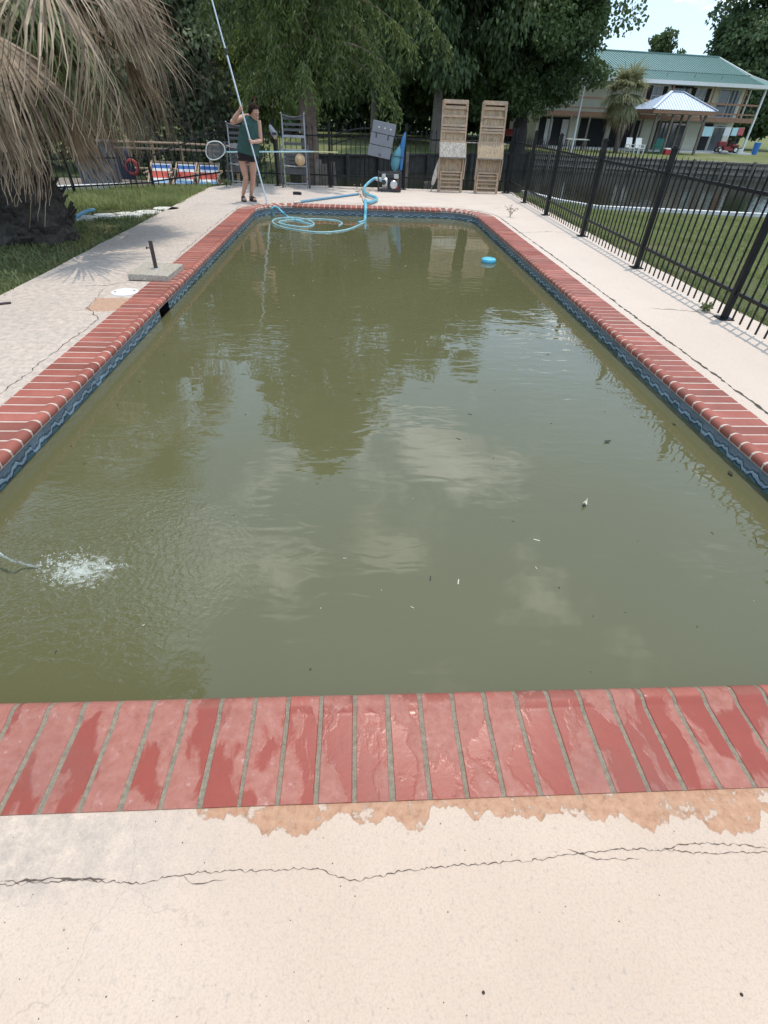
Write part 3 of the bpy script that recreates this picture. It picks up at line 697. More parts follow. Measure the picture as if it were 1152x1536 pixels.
MB().bar((-4.5, 13.3, .58), (-3.25, 14.5, 1.02), .026).build('rail', 'black_metal', fl, world=True)
MB().bar((-4.5, 13.3, .14), (-3.25, 14.5, .25), .026).build('rail', 'black_metal', fl, world=True)
for k in range(1, 13):
    q = Vector((-4.5, 13.3)).lerp(Vector((-3.25, 14.5)), k/13); zt = .66+.44*k/13
    MB().box((q.x, q.y, zt/2), (.016, .016, zt)).build('picket', 'black_metal', fl, world=True)

# ------------------------------------------------------------------ fan palm with a skirt of dead fronds
def frond_mesh(name, petl, el, leafl, nl, spread, droop, m, seed, wid=.020, tipdroop=1.0, curl=.0):
    """gravity-true frond pointing along +x; el = elevation of the petiole at the heart (radians)"""
    g_ = random.Random(seed); V = []; T = []
    # petiole
    p = Vector((0, 0, 0)); e = el; pts = [p.copy()]
    for i in range(8):
        p = p + Vector((math.cos(e), 0, math.sin(e)))*petl/8; e -= droop*.10; pts.append(p.copy())
    d0 = Vector((math.cos(e), 0, math.sin(e))); side = Vector((0, 1, 0)); nrm = d0.cross(side)
    w0 = .022
    def strip(P, ws, sd, tone):
        for (a, b_, wa, wb) in zip(P[:-1], P[1:], ws[:-1], ws[1:]):
            V.append((a-sd*wa, a+sd*wa, b_+sd*wb, b_-sd*wb)); T.append(tone)
    strip(pts, [w0*(1-.5*i/8) for i in range(9)], side, .35)
    strip(pts, [w0*(1-.5*i/8) for i in range(9)], Vector((0, .4, .9)), .3)
    for k in range(nl):
        f = (k+.5)/nl*2-1; a = f*spread + g_.uniform(-.03, .03)
        d = (d0*math.cos(a) + side*math.sin(a) - nrm*(.28*abs(f)+g_.uniform(-.08, .08))).normalized()
        L = leafl*(1-.38*f*f)*g_.uniform(.82, 1.08); n = 9; q = p.copy(); P = [q.copy()]; dd = d.copy()
        fold = g_.uniform(.35, .80); kd = g_.uniform(.6, 1.5)*tipdroop
        for i in range(n):
            u = i/n
            if u > fold: dd = (dd*.75 + Vector((g_.uniform(-.16, .16), g_.uniform(-.16, .16), -.80*kd))).normalized()
            else: dd = (dd + Vector((0, 0, -.05*kd))).normalized()
            q = q + dd*(L/n); P.append(q.copy())
        sdv = d.cross(nrm).normalized(); sdv = (sdv + Vector((g_.uniform(-.5, .5), g_.uniform(-.5, .5), g_.uniform(-.3, .3)))*.5).normalized()
        ws = [wid*.35]+[wid*(1-.90*(i/n)**1.5) for i in range(1, n+1)]
        tone = g_.random(); strip(P, ws, sdv, tone)
        if g_.random() < .55:                                        # torn thread hanging from the leaflet
            j = g_.randint(4, n-1); th = [P[j]+Vector((0, 0, -.07*i)) + Vector((g_.uniform(-.012, .012), g_.uniform(-.012, .012), 0)) for i in range(6)]
            strip(th, [.0035]*6, side, min(1, tone+.3))
    return quads(name, np.array([[tuple(c) for c in q] for q in V]), m, np.array(T))
palm = thing('fan_palm', 'fan palm with a thick skirt of dead straw-coloured fronds leaning over the pool deck', 'palm', (-4.45, 8.0, -.045))
tk = MB(); V = []; nr, ns = 26, 22
rr = random.Random(5); rings = []
for i in range(nr):
    z = i/(nr-1)*2.75; r = .50-.10*min(1, z/.9)-.06*z/2.75
    ring = []
    for j in range(ns):
        a = 2*math.pi*j/ns; q = r*(1+.10*math.sin(5*a+i*2.1)+rr.uniform(-.07, .07)); ring.append((q*math.cos(a), q*math.sin(a), z))
    rings.append(ring)
tk.loft(rings); tk.build('trunk', 'palm_trunk', palm)
SB = MB().bar((0, 0, -.05), (0, 0, .14), .07, .022, up=(1, 0, 0)).mesh('leaf_base', 'palm_trunk')      # stubs of cut leaf bases all up the trunk
for i in range(150):
    z = rr.uniform(.05, 2.6); a = rr.uniform(0, 6.283); r = .47-.1*min(1, z/.9)
    c = Vector((r*math.cos(a), r*math.sin(a), z)); d = Vector((math.cos(a), math.sin(a), rr.uniform(.4, 1.3))).normalized()
    place('leaf_base', SB, palm, loc=c, rot=(0, math.acos(d.z)*.8, a)).scale = (1, rr.uniform(.7, 1.3), rr.uniform(.7, 1.4))
dq = random.Random(8)
DEADM = []
for s in range(16):
    e = 30-5.2*s+dq.uniform(-3, 3)
    DEADM.append(frond_mesh('dead_frond', max(.75, 1.66-.045*s), R(e), max(.5, 1.25-.065*s)*dq.uniform(.9, 1.1), 54, R(dq.uniform(52, 100)), dq.uniform(.7, 1.2), 'palm_straw', 30+s, dq.uniform(.012, .016), dq.uniform(.9, 1.35)))
GREENM = [frond_mesh('green_frond', 1.1, R(e), 1.05, 46, R(112), dr, 'palm_green', 60+s, .019, tip) for s, (e, dr, tip) in enumerate([(78, .5, .35), (60, .7, .4), (44, .8, .55), (30, .9, .75)])]
pr = random.Random(12)
HZ = 2.50
for s in range(16):
    n = 6 if s < 7 else 5 if s < 10 else 3 if s < 12 else 0
    for i in range(n):
        a = 2*math.pi*(i+pr.uniform(-.4, .4))/n + s*2.4
        o = place('dead_frond', DEADM[s], palm, loc=(.20*math.cos(a), .20*math.sin(a), HZ-.03*s+pr.uniform(-.05, .05)), rot=(pr.uniform(-.5, .5), pr.uniform(-.16, .16), a)); k = pr.uniform(.85, 1.1); o.scale = (k, k, k)
GREENM += [frond_mesh('green_frond', 1.25, R(e), 1.15, 46, R(105), .8, 'palm_green', 70+e, .019, .8) for e in (14, -6)]
for i, (a, z, k) in enumerate(((-.45, HZ+.28, 5), (-1.15, HZ+.24, 5), (-.1, HZ+.22, 5), (-.80, HZ+.16, 5), (-.28, HZ+.1, 5), (-1.6, HZ+.2, 5), (.4, HZ+.2, 5), (-1.35, HZ+.10, 4))): place('green_frond', GREENM[k], palm, loc=(.1*math.cos(a), .1*math.sin(a), z), rot=(pr.uniform(-.1, .1), pr.uniform(-.1, .1), a))
for (k, n, z) in [(0, 7, HZ+.25), (1, 9, HZ+.18), (2, 10, HZ+.10), (3, 12, HZ+.03)]:
    for i in range(n):
        a = 2*math.pi*(i+pr.uniform(-.3, .3))/n + k*.6
        if k >= 2 and math.cos(a+.5) > .1: continue                  # none of the spreading ones hangs over the walk
        o = place('green_frond', GREENM[k], palm, loc=(.10*math.cos(a), .10*math.sin(a), z), rot=(pr.uniform(-.1, .1), pr.uniform(-.1, .1), a))

# ------------------------------------------------------------------ trees
def leaf_quads(g_, c, L, w, d):
    """rhombic leaves at centres c with long axes d"""
    n = len(c); d = d/np.linalg.norm(d, axis=1, keepdims=True); r = g_.normal(size=(n, 3)); s = np.cross(d, r); s /= np.linalg.norm(s, axis=1, keepdims=True)+1e-9
    L = L[:, None]; w = w[:, None]; return np.stack([c, c+d*L*.45+s*w, c+d*L, c+d*L*.45-s*w], 1)
def bez(a, b_, c, n=7): return [a*((1-t)**2)+b_*(2*t*(1-t))+c*(t*t) for t in [i/(n-1) for i in range(n)]]
def tree(name, label, loc, h, tr, cr, z0, clusters, per, leaf, lm, seed, bark='bark_dark', limbs=14, droop=.15, lean=(0, 0), group=None, cat='tree', crv=None, csize=.26, aspect=.33):
    g_ = np.random.default_rng(seed); q_ = random.Random(seed); t = thing(name, label, cat, loc, group=group)
    zc, rz = (z0+h)/2, (h-z0)/2; top = Vector((lean[0], lean[1], z0+(h-z0)*.55))
    tp = [Vector((lean[0]*(i/7)**1.5+q_.uniform(-.05, .05)*tr*3, lean[1]*(i/7)**1.5, top.z*i/7)) for i in range(8)]; tp[0] = Vector((0, 0, -.1))
    tm = MB(); tm.tube(tp, [tr*(1.35 if i == 0 else 1.08 if i == 1 else 1-.7*(i/7)) for i in range(8)], 12)
    ends = []
    for k in range(limbs):
        i = q_.randint(3, 7); a = 2*math.pi*k/limbs*2.4+q_.uniform(-.4, .4); r = cr*q_.uniform(.5, .95); zz_ = q_.uniform(z0+(h-z0)*.15, z0+(h-z0)*.95)
        rr_ = r*math.sqrt(max(.12, 1-((zz_-zc)/rz)**2)); e = Vector((lean[0]+rr_*math.cos(a), lean[1]+rr_*math.sin(a), zz_)); s = tp[i]
        m_ = s.lerp(e, .5)+Vector((0, 0, (e-s).length*.12)); b_ = bez(s, m_, e, 8); r0 = tr*(.42-.03*i)
        tm.tube(b_, [max(.012, r0*(1-.85*j/7)) for j in range(8)], 7); ends += b_[4:]
        for s2 in range(2):
            j = q_.randint(3, 6); e2 = b_[j]+Vector((q_.uniform(-1, 1), q_.uniform(-1, 1), q_.uniform(-.3, .8)))*cr*.28; tm.tube([b_[j], b_[j].lerp(e2, .5)+Vector((0, 0, .08*cr)), e2], [max(.01, r0*.35), .02, .008], 6); ends.append(e2)
    tm.build('trunk', bark, t, smooth=True)
    cs = []
    for k in range(clusters):
        if k < len(ends) and k % 2 == 0: c = np.array(ends[(k*7) % len(ends)])
        else:
            v = g_.normal(size=3); v /= np.linalg.norm(v); rad = g_.uniform(.25, 1.)**.45
            bulge = 1+.22*math.sin(3.1*math.atan2(v[1], v[0])+seed)+.14*math.sin(5.3*v[2]+seed*2); c = np.array((lean[0]+v[0]*cr*rad*bulge, lean[1]+v[1]*cr*rad*bulge, zc+v[2]*rz*rad))
        cs.append(c)
    A = []; D = []
    for c in cs:
        n = int(per*g_.uniform(.5, 1.4)); sc = cr*csize*g_.uniform(.6, 1.25); v = g_.normal(size=(n, 3)); v /= np.linalg.norm(v, axis=1, keepdims=True); rad = g_.uniform(0, 1, (n, 1))**.45
        A.append(c + v*rad*np.array((sc, sc, sc*.62))); D.append(v*.7+g_.normal(size=(n, 3))*.6+np.array((0, 0, -droop*3)))
    A = np.concatenate(A); D = np.concatenate(D); n = len(A); L = leaf*g_.uniform(.6, 1.4, n)
    me = quads('crown', leaf_quads(g_, A, L, L*aspect, D), lm, g_.uniform(0, 1, n)); place('crown', me, t); return t

# the cypress standing in the water just beyond the back fence
def cypress(loc, h, tr, seed):
    g_ = np.random.default_rng(seed); q_ = random.Random(seed); t = thing('cypress_tree', 'tall cypress with straight brown trunk and drooping feathery foliage behind the back fence', 'tree', loc)
    tm = MB(); tm.tube([(math.sin(i*.7)*.03, 0, h*i/12) for i in range(13)], [tr*(1.6 if i == 0 else 1.15 if i == 1 else 1-.075*i) for i in range(13)], 16)
    A = []; D = []; LL = []
    for k in range(120):
        f = (k+.5)/120; zb = 3.5+f*(h-4.0); a = k*2.39996+q_.uniform(-.3, .3); L = (3.9*(1-f)**.55+.35)*q_.uniform(.7, 1.1)
        if zb < 5.0 and math.cos(a) < -.2: L *= .75
        if zb < 6.5 and math.sin(a) < .1: L *= .30
        if zb < 5.2 and math.cos(a) > .3: L *= .82
        s = Vector((0, 0, zb)); u = Vector((math.cos(a), math.sin(a), 0)); e = s+u*L+Vector((0, 0, -.30*L+.3)); m_ = s+u*L*.5+Vector((0, 0, .22*L)); b_ = bez(s, m_, e, 10)
        tm.tube(b_, [max(.006, .045*(1-f*.6)*(1-i/9.5)) for i in range(10)], 5)
        nt_ = int(16+L*16)
        for j in range(nt_):
            w = q_.uniform(.18, 1.0); i = min(8, int(w*9)); p = b_[i].lerp(b_[i+1], w*9-i) if w < 1 else b_[9]
            ln = q_.uniform(.25, .85)*(.6+.4*(1-f)); sd = Vector((q_.uniform(-1, 1), q_.uniform(-1, 1), 0))*.45; n = 20
            for z in range(n):
                uu = (z+q_.random())/n; c = p+sd*uu*ln+Vector((0, 0, -ln*uu*uu*1.1)); A.append((c.x+q_.gauss(0, .03), c.y+q_.gauss(0, .03), c.z+q_.gauss(0, .03)))
                D.append((sd.x*.6+q_.gauss(0, .5), sd.y*.6+q_.gauss(0, .5), -.75)); LL.append(q_.uniform(.07, .17))
    tm.build('trunk', 'bark_brown', t, smooth=True)
    A = np.array(A); D = np.array(D); LL = np.array(LL); place('crown', quads('crown', leaf_quads(g_, A, LL, LL*.13, D), 'leaf_cypress', g_.uniform(0, 1, len(A))), t)
cypress((-1.24, 16.35, -1.42), 11.2, .265, 3)
tree('sapling_tree', 'young tree with bright yellow-green leaves beside the cypress trunk', (-2.75, 21.6, -.53), 5.2, .07, 1.3, 1.2, 60, 210, .17, 'leaf_bright', 41, 'bark_grey', 10, .35, csize=.34, aspect=.16)
VG = 'vine-hung trees across the canal on the left'
for (x, y, h, cr, z0, sd, lab) in [(-6.2, 23.2, 8.6, 2.6, .2, 11, 'vine-covered grey-green tree with pale bare twigs behind the striped deck chairs'), (-10.2, 23.5, 9.5, 3.0, .1, 12, 'vine-covered grey-green tree behind the palm skirt'),
                                   (-14.8, 24.5, 9.0, 3.2, .1, 13, 'broad vine-covered tree beyond the grey cabinet'), (-4.6, 27.5, 9.0, 2.7, .2, 14, 'dark vine-hung tree behind the young bright green tree')]:
    t_ = tree('vine_tree', lab, (x, y, -.53), h, .16, cr, z0, 130, 230, .16, 'leaf_vine' if sd != 14 else 'leaf_mid', sd, 'bark_grey', 22, .3, group=VG, csize=.27, aspect=.30)
# dry twigs in front of the left trees
tw = thing('bare_sapling', 'thin leafless grey saplings in front of the vine-covered trees', 'tree', (-5.2, 21.2, -.53)); q_ = random.Random(77); tb = MB()
for k in range(34):
    b0 = Vector((q_.uniform(-2.6, 2.6), q_.uniform(-.2, .8), 0)); p = b0.copy(); d = Vector((q_.uniform(-.25, .25), q_.uniform(-.1, .1), 1)).normalized(); P = [p.copy()]
    for i in range(9): d = (d+Vector((q_.uniform(-.35, .35), q_.uniform(-.3, .3), q_.uniform(-.25, .2)))).normalized(); p = p+d*q_.uniform(.25, .5); P.append(p.copy())
    tb.tube(P, [max(.004, .016*(1-i/9)) for i in range(10)], 4)
    for s in range(4):
        i = q_.randint(2, 8); e = P[i]+Vector((q_.uniform(-.7, .7), q_.uniform(-.2, .2), q_.uniform(-.1, .7))); tb.tube([P[i], P[i].lerp(e, .5)+Vector((0, 0, .06)), e], [.008, .006, .003], 4)
tb.build('twig', 'bark_grey', tw)

tree('willow_tree', 'pale-trunked tree with drooping foliage on the far lawn behind the grey panels', (5.6, 42.5, -.53), 17.5, .34, 5.4, 2.6, 170, 330, .34, 'leaf_mid', 21, 'bark_grey', 22, .6, lean=(-.6, 0), aspect=.2)
tree('lawn_tree', 'slender shade tree on the far lawn beyond the gate', (1.6, 52, -.53), 17, .28, 5.0, 2.4, 150, 300, .36, 'leaf_mid', 22, 'bark_grey', 20, .5, aspect=.24)
tree('live_oak', 'dark spreading oak with forked trunk in front of the cream house', (12.2, 45.6, -.53), 13.2, .50, 5.6, 2.1, 230, 620, .21, 'leaf_oak', 24, 'bark_dark', 30, .1, aspect=.42, csize=.23)
tree('shade_tree', 'tall dense tree between the pale trunk and the spreading oak', (8.6, 55, -.53), 16, .35, 5.4, 1.6, 160, 320, .36, 'leaf_oak', 25, 'bark_dark', 20, .15, aspect=.4)
BG = 'dark trees at the back of the far lawn'
for (x, y, h, cr, sd, lab) in [(-6.5, 62, 16, 6.2, 31, 'dark dense tree far behind the cypress trunk'), (4., 66, 17, 6.5, 32, 'dark dense tree far beyond the arched gate'), (15., 70, 15, 6.5, 33, 'dark dense tree far behind the forked oak')]:
    tree('background_tree', lab, (x, y, -.53), h, .4, cr, .2, 120, 260, .5, 'leaf_dark', sd, 'bark_dark', 12, .15, group=BG, aspect=.42)
tree('pine_tree', 'tall dark pine overhanging the right end of the green roof', (45.2, 73, -.53), 19, .5, 6.2, 3.0, 170, 300, .42, 'leaf_dark', 34, 'bark_dark', 24, .2, csize=.24, aspect=.3)
tree('round_tree', 'small round-headed tree showing over the ridge of the green roof', (41.0, 88, -.53), 11.6, .3, 2.3, 6.8, 60, 150, .30, 'leaf_mid', 35, 'bark_dark', 14, .1, aspect=.4)
tree('hedge_tree', 'low dark thicket tree beyond the white corner post of the house', (43.6, 69, -.53), 8.5, .3, 4.4, .0, 110, 260, .40, 'leaf_dark', 36, 'bark_grey', 20, .1, aspect=.36)
# the wood that closes the view
g_ = np.random.default_rng(50); A = []; D = []
for k in range(420):
    x = g_.uniform(-75, 26); y = 74+g_.uniform(0, 10)+abs(x)*.05; c = np.array((x, y, g_.uniform(-.5, 12.5))); n = 130; v = g_.normal(size=(n, 3)); v /= np.linalg.norm(v, axis=1, keepdims=True)
    A.append(c+v*g_.uniform(0, 1, (n, 1))**.4*np.array((2.6, 1.6, 1.7))); D.append(v+g_.normal(size=(n, 3))*.6)
A = np.concatenate(A); D = np.concatenate(D); L = g_.uniform(.5, 1.0, len(A))
tag(place('far_wood', quads('far_wood', leaf_quads(g_, A, L, L*.42, D), 'leaf_dark', g_.uniform(0, 1, len(A)))), 'dark wood closing the view behind the far lawn', 'wood', kind='stuff')
# undergrowth along the left bank
g_ = np.random.default_rng(52); A = []; D = []
for k in range(300):
    x = g_.uniform(-26, -3.6); c = np.array((x, 21.4+g_.uniform(0, 2.2)+max(0, -x-8)*.06, g_.uniform(-.5, 2.6))); n = 130; v = g_.normal(size=(n, 3)); v /= np.linalg.norm(v, axis=1, keepdims=True)
    A.append(c+v*g_.uniform(0, 1, (n, 1))**.4*np.array((.8, .5, .6))); D.append(v+g_.normal(size=(n, 3))*.6)
A = np.concatenate(A); D = np.concatenate(D); L = g_.uniform(.10, .24, len(A))
tag(place('bank_undergrowth', quads('bank_undergrowth', leaf_quads(g_, A, L, L*.36, D), 'leaf_vine', g_.uniform(0, .7, len(A)))), 'tangled dark undergrowth along the bank behind the dock', 'undergrowth', kind='stuff')
# a tree standing left of the picture; the pool mirrors it
tree('yard_tree', 'tall yard tree left of the pool beyond the palm', (-6.5, 5.7, -.045), 11.2, .22, 2.5, 4.2, 110, 240, .18, 'leaf_mid', 51, 'bark_grey', 16, .2)
# ------------------------------------------------------------------ far bank: bulkhead, house, gazebo and their belongings
bk = thing('bulkhead', 'weathered wooden bulkhead of the far bank below the house', 'bulkhead', (13.2, 44.0, -1.42))
edge = [(-3.72, 34.0), (.5, 35.55), (13.2, 44.0), (29., 40.85), (60, 38.1)]
for a, b_ in zip(edge[:-1], edge[1:]):
    a, b_ = Vector(a), Vector(b_); d = (b_-a); n = Vector((d.y, -d.x)).normalized()*.07
    wd = 'shaded_sheeting' if a.x < 10 else 'old_wood'  # dim stretch behind the back fence gets the shaded copy
    MB().bar((a.x+n.x*.3, a.y+n.y*.3, -.49), (b_.x+n.x*.3, b_.y+n.y*.3, -.49), .34, .09).build('cap', wd, bk, world=True)
    for z in ((-.74, -1.12) if a.x > 10 else ()): MB().bar((a.x+n.x*2.2, a.y+n.y*2.2, z), (b_.x+n.x*2.2, b_.y+n.y*2.2, z), .14, .16).build('waler', wd, bk, world=True)
    k = int(d.length/1.9)
    for i in range(k):
        p = a.lerp(b_, (i+.5)/k)+n*3.6; MB().tube([(p.x, p.y, -1.9), (p.x, p.y, -.40+.1*math.sin(i*3.1))], .11, 8).build('piling', 'pilings' if a.x > 10 else 'shaded_sheeting', bk, world=True)
    kb = int(d.length/.27)
    pm = MB()
    for i in range(kb):
        p = a.lerp(b_, (i+.5)/kb)+n*1.1*(1+.12*math.sin(i*1.9)); ang = math.atan2(d.y, d.x)
        pm.box((p.x, p.y, -1.08), (.25, .05, 1.1), rot=Matrix.Rotation(ang, 3, 'Z'))
    tag(pm.build('sheeting', 'pilings' if a.x > 10 else 'shaded_sheeting', bk, world=True), kind='stuff')
nb_ = thing('bulkhead', 'low pale timber edging where the near lawn meets the canal', 'bulkhead', (5.4, 12.7, -.05))
ed = [(4.42, 15.2), (4.88, 13.62), (5.48, 12.72), (9.4, 12.28), (16, 7.4)]
for a, b_ in zip(ed[:-1], ed[1:]): MB().bar((a[0], a[1], -.03), (b_[0], b_[1], -.03), .14, .10).build('cap', 'concrete_white', nb_, world=True)
bb = thing('bulkhead', 'old grey timber stubs standing in the water behind the back fence', 'bulkhead', (-.9, 15.4, -1.42))
for (x, y, w, h_, ln) in [(-1.0, 15.5, .15, .50, .05), (-.72, 15.45, .13, .42, -.08), (-.42, 15.5, .10, .46, -.16), (1.32, 15.45, .10, .72, 0), (1.9, 15.6, .16, .1, 0), (2.6, 15.6, .16, .1, 0)]:
    MB().bar((x, y, -1.6), (x+ln, y, h_), w, .07, up=(0, 1, 0)).build('stub', 'old_wood', bb, world=True)

HR = R(6); hs_ = thing('cream_house', 'two-storey cream house with green metal roof, shutters and wooden balcony across the canal', 'house', (37.3, 57.1, -.53), HR)
hm = Matrix.Rotation(-HR, 3, 'Z'); HO = Vector((37.3, 57.1, -.53))
def hx(px, py, yl=2.1):
    """photo pixel -> (x, z) on the wall plane (local y = yl) of the house"""
    o = hm @ (Vector((0, 0, CAM_H))-HO); d = hm @ ray(px, py); k = (yl-o.y)/d.y; p = o+d*k; return p.x, p.z
WX0, WX1, FL2, EV = -20.5, -.35, 2.6, 5.0
MB().box(((WX0+WX1)/2, 5.6, (EV+.35)/2), (WX1-WX0, 6.99, EV+.35)).build('wall', 'house_cream', hs_)
MB().box(((WX0+WX1)/2, 1.05, FL2-.07), (WX1-WX0+.5, 2.1, .12)).build('balcony_floor', 'old_wood', hs_)
MB().box(((WX0+.0)/2, -.03, FL2-.12), (WX1-WX0+.55, .08, .34)).build('beam', 'red_wood', hs_)
for k in range(17): MB().box((-20+k*1.22, 1.0, FL2-.2), (.06, 2.0, .14)).build('joist', 'old_wood', hs_)
rl = hs_
MB().box((-10.2, -.02, FL2+.98), (20.2, .07, .13)).build('rail', 'red_wood', hs_)
MB().box((-10.2, -.02, FL2+.30), (20.2, .05, .10)).build('rail', 'red_wood', hs_)
for px in (1062, 1109, 1000, 960): 
    x, _ = hx(px, 165, 0.); MB().box((x, -.02, FL2+1.15), (.12, .12, 2.35)).build('balcony_post', 'red_wood', hs_)
for x in (-.05,): MB().box((x, -.05, 2.5), (.15, .15, 5.0), b=.01).build('corner_post', 'white_paint', hs_)
MB().box((-.55, 1.2, 3.75), (.12, .12, 2.3)).build('balcony_post', 'house_trim', hs_)
for k in range(7): MB().box((.0, .3+k*.28, FL2+.64), (.03, .03, .62)).build('baluster', 'shutter', hs_)
for px in (1027, 1000, 985): 
    x, _ = hx(px, 200, 0.); MB().box((x, .0, 1.24), (.14, .14, 2.48)).build('porch_post', 'old_wood', hs_)
for x in (-11.2, -12.9, -14.6, -16.4, -18.2, -20.0): MB().box((x, .0, 1.24), (.13, .13, 2.48)).build('porch_post', 'old_wood', hs_)
# upper windows and doors
def opening(x0, x1, z0, z1, shut=True, mull=1, door=False, frame='house_trim'):
    w = MB(); 
    for (c, d) in ((((x0+x1)/2, 2.07, z1), (x1-x0+.12, .08, .09)), (((x0+x1)/2, 2.07, z0), (x1-x0+.12, .08, .09)), ((x0, 2.075, (z0+z1)/2), (.09, .08, z1-z0)), ((x1, 2.075, (z0+z1)/2), (.09, .08, z1-z0))): w.box(c, d)
    for i in range(1, mull+1):
        x = x0+(x1-x0)*i/(mull+1); w.box((x, 2.072, (z0+z1)/2), (.09 if door else .06, .07, z1-z0))
    if not door: w.box(((x0+x1)/2, 2.066, (z0+z1)/2), (x1-x0, .05, .06))
    f = w.build('door' if door else 'window', frame, hs_)
    MB().box(((x0+x1)/2, 2.086, (z0+z1)/2), (x1-x0, .02, z1-z0)).build('pane', 'glass', f)
    if shut:
        for sx in (x0-.30, x1+.30):
            s = MB(); s.box((sx, 2.065, (z0+z1)/2), (.42, .05, z1-z0+.1))
            for k in range(12): s.box((sx, 2.035, z0+.06+k*(z1-z0-.1)/11), (.34, .02, .05), rot=Matrix.Rotation(.5, 3, 'X'))
            s.build('shutter', 'shutter', hs_)
U = lambda px, py: hx(px, py)[0]
opening(U(978, 140), U(992, 140), FL2+.8, FL2+2.05)
opening(U(1006, 140), U(1033, 140), FL2+.75, FL2+2.1, False, 1)
opening(U(1044, 140), U(1058, 140), FL2+.8, FL2+2.05)
opening(U(1076, 150), U(1108, 150), FL2+.05, FL2+2.1, False, 1, True)
vi = MB()                                                            # dark garland over the middle window
for k in range(60):
    x = U(1004, 140)+(U(1036, 140)-U(1004, 140))*k/59; vi.ball((x, 2.0+rnd.uniform(-.05, .05), FL2+2.18+rnd.uniform(-.1, .06)), rnd.uniform(.06, .11), 4)
vi.build('garland', 'shutter', hs_)
# ground floor
opening(U(984, 205)-.2, U(1026, 205)-.1, .1, 2.15, False, 3, True, 'shutter')
MB().box(((U(1051, 205)+U(1063, 205))/2, 2.06, 1.1), (U(1063, 205)-U(1051, 205), .08, 2.2)).build('doorway', 'dark_room', hs_)  # flat dark box stands for the unlit room behind the doorway
opening(U(1064, 210), U(1082, 210), .05, 2.1, False, 0, True)
for (x0, x1) in ((-20.2, -17.2), (-16.2, -13.6), (-13.0, -10.2)): MB().box(((x0+x1)/2, 2.07, 1.1), (x1-x0, .07, 2.2)).build('dark_room_panel', 'dark_room', hs_)  # dark sheets on the solid wall paint the shade of the porch rooms
for px in (822, 846): 
    x = U(px, 190); MB().box((x, 1.95, 1.1), (.62, .06, 1.9)).build('door_leaf', 'house_trim', hs_)
MB().box((-10, 1., .06), (20.5, 4.2, .12)).build('porch_slab', 'concrete_white', hs_)
# roof: two pitches with ribs, fascia, gable edge
RX0, RX1 = -21.2, .75
prof = [(-.55, 4.96), (2.4, 5.72), (7.6, 7.30)]; prof_b = [(7.6, 7.30), (11.8, 5.4)]
rf = MB(); V = []
for (y, z) in prof+[prof_b[1]]: V += [(RX0, y, z), (RX1 if y < 2 else RX1-.9 if y < 5 else RX1-1.25, y, z)]
rf.add(V, [(0, 1, 3, 2), (2, 3, 5, 4), (4, 5, 7, 6)]); rfo = rf.build('roof', 'roof_green', hs_)
for k in range(70):
    x = RX0+.15+k*.295
    r_ = MB()
    for (a, b_) in zip(prof[:-1], prof[1:]): r_.bar((x, a[0]+.01, a[1]+.02), (x, b_[0]-.01, b_[1]+.02), .05, .05)
    r_.build('rib', 'roof_green', rfo)
bl = MB(); bl.bar((RX0, 2.4, 5.745), (RX1-.95, 2.4, 5.745), .10, .03); bl.build('pitch_break', 'shutter', rfo)
MB().bar((RX0, 7.6, 7.34), (RX1-1.2, 7.6, 7.34), .35, .08).build('ridge_cap', 'roof_green', rfo)
for (a, b_) in (((RX1+.02, -.55, 4.93), (RX1-.88, 2.4, 5.70)), ((RX1-.88, 2.4, 5.70), (RX1-1.23, 7.6, 7.28))): MB().bar(a, b_, .12, .16).build('gable_trim', 'house_trim', rfo)
MB().box(((RX0+RX1)/2, -.58, 4.86), (RX1-RX0, .06, .26)).build('fascia', 'house_trim', rfo)
MB().box(((RX0+RX1)/2, .85, 4.80), (RX1-RX0-.1, 2.7, .05)).build('soffit', 'house_trim', rfo)
for k in range(3): 
    x = -4.5+k*-2.7; MB().bar((x, .6, 5.1), (x+.15, .6, 5.5), .03).build('twig_stub', 'bark_dark', rfo)

gz = thing('gazebo', 'open gazebo with shiny ribbed metal hip roof and timber posts beside the cream house', 'gazebo', (27.2, 53.3, -.53))
ge, gp = 2.75, 2.1
g1 = MB(); g1.add([(-ge, -2.3, 2.95), (ge, -2.3, 2.95), (ge, 2.3, 2.95), (-ge, 2.3, 2.95), (-.5, 0, 4.15), (.5, 0, 4.15)], [(0, 1, 5, 4), (2, 3, 4, 5), (1, 2, 5), (3, 0, 4), (0, 3, 2, 1)]); gr = g1.build('roof', 'roof_silver', gz)
for k in range(23):
    x = -ge+.12+k*(2*ge-.24)/22; f = min(1., (ge-abs(x))/(ge-.5)); MB().bar((x, -2.3, 2.965), (x, -2.3*(1-f)-.001, 2.965+1.2*f), .03, .03).build('rib', 'roof_silver', gr)
for k in range(17):
    y = -2.2+k*4.4/16; f = 1-abs(y)/2.3; MB().bar((-ge, y, 2.965), (-ge+(ge-.5)*f, y, 2.965+1.2*f), .03, .03).build('rib', 'roof_silver', gr)
for (a, b_) in (((-ge, -2.3, 3.), (-.5, 0, 4.2)), ((ge, -2.3, 3.), (.5, 0, 4.2)), ((-.5, 0, 4.2), (.5, 0, 4.2))): MB().bar(a, b_, .24, .04).build('hip_cap', 'roof_silver', gr)
for s in (-1, 1):
    MB().box((0, s*2.22, 2.80), (2*ge-.1, .10, .24)).build('beam', 'red_wood', gz); MB().box((s*(ge-.08), 0, 2.80), (.10, 4.3, .24)).build('beam', 'red_wood', gz)
for x in (-gp, -.7, .7, gp):
    for y in (-1.9, 1.9): 
        if abs(x) < 1 and y > 0: continue
        MB().box((x, y, 1.35), (.17, .17, 2.70)).build('post', 'old_wood', gz)
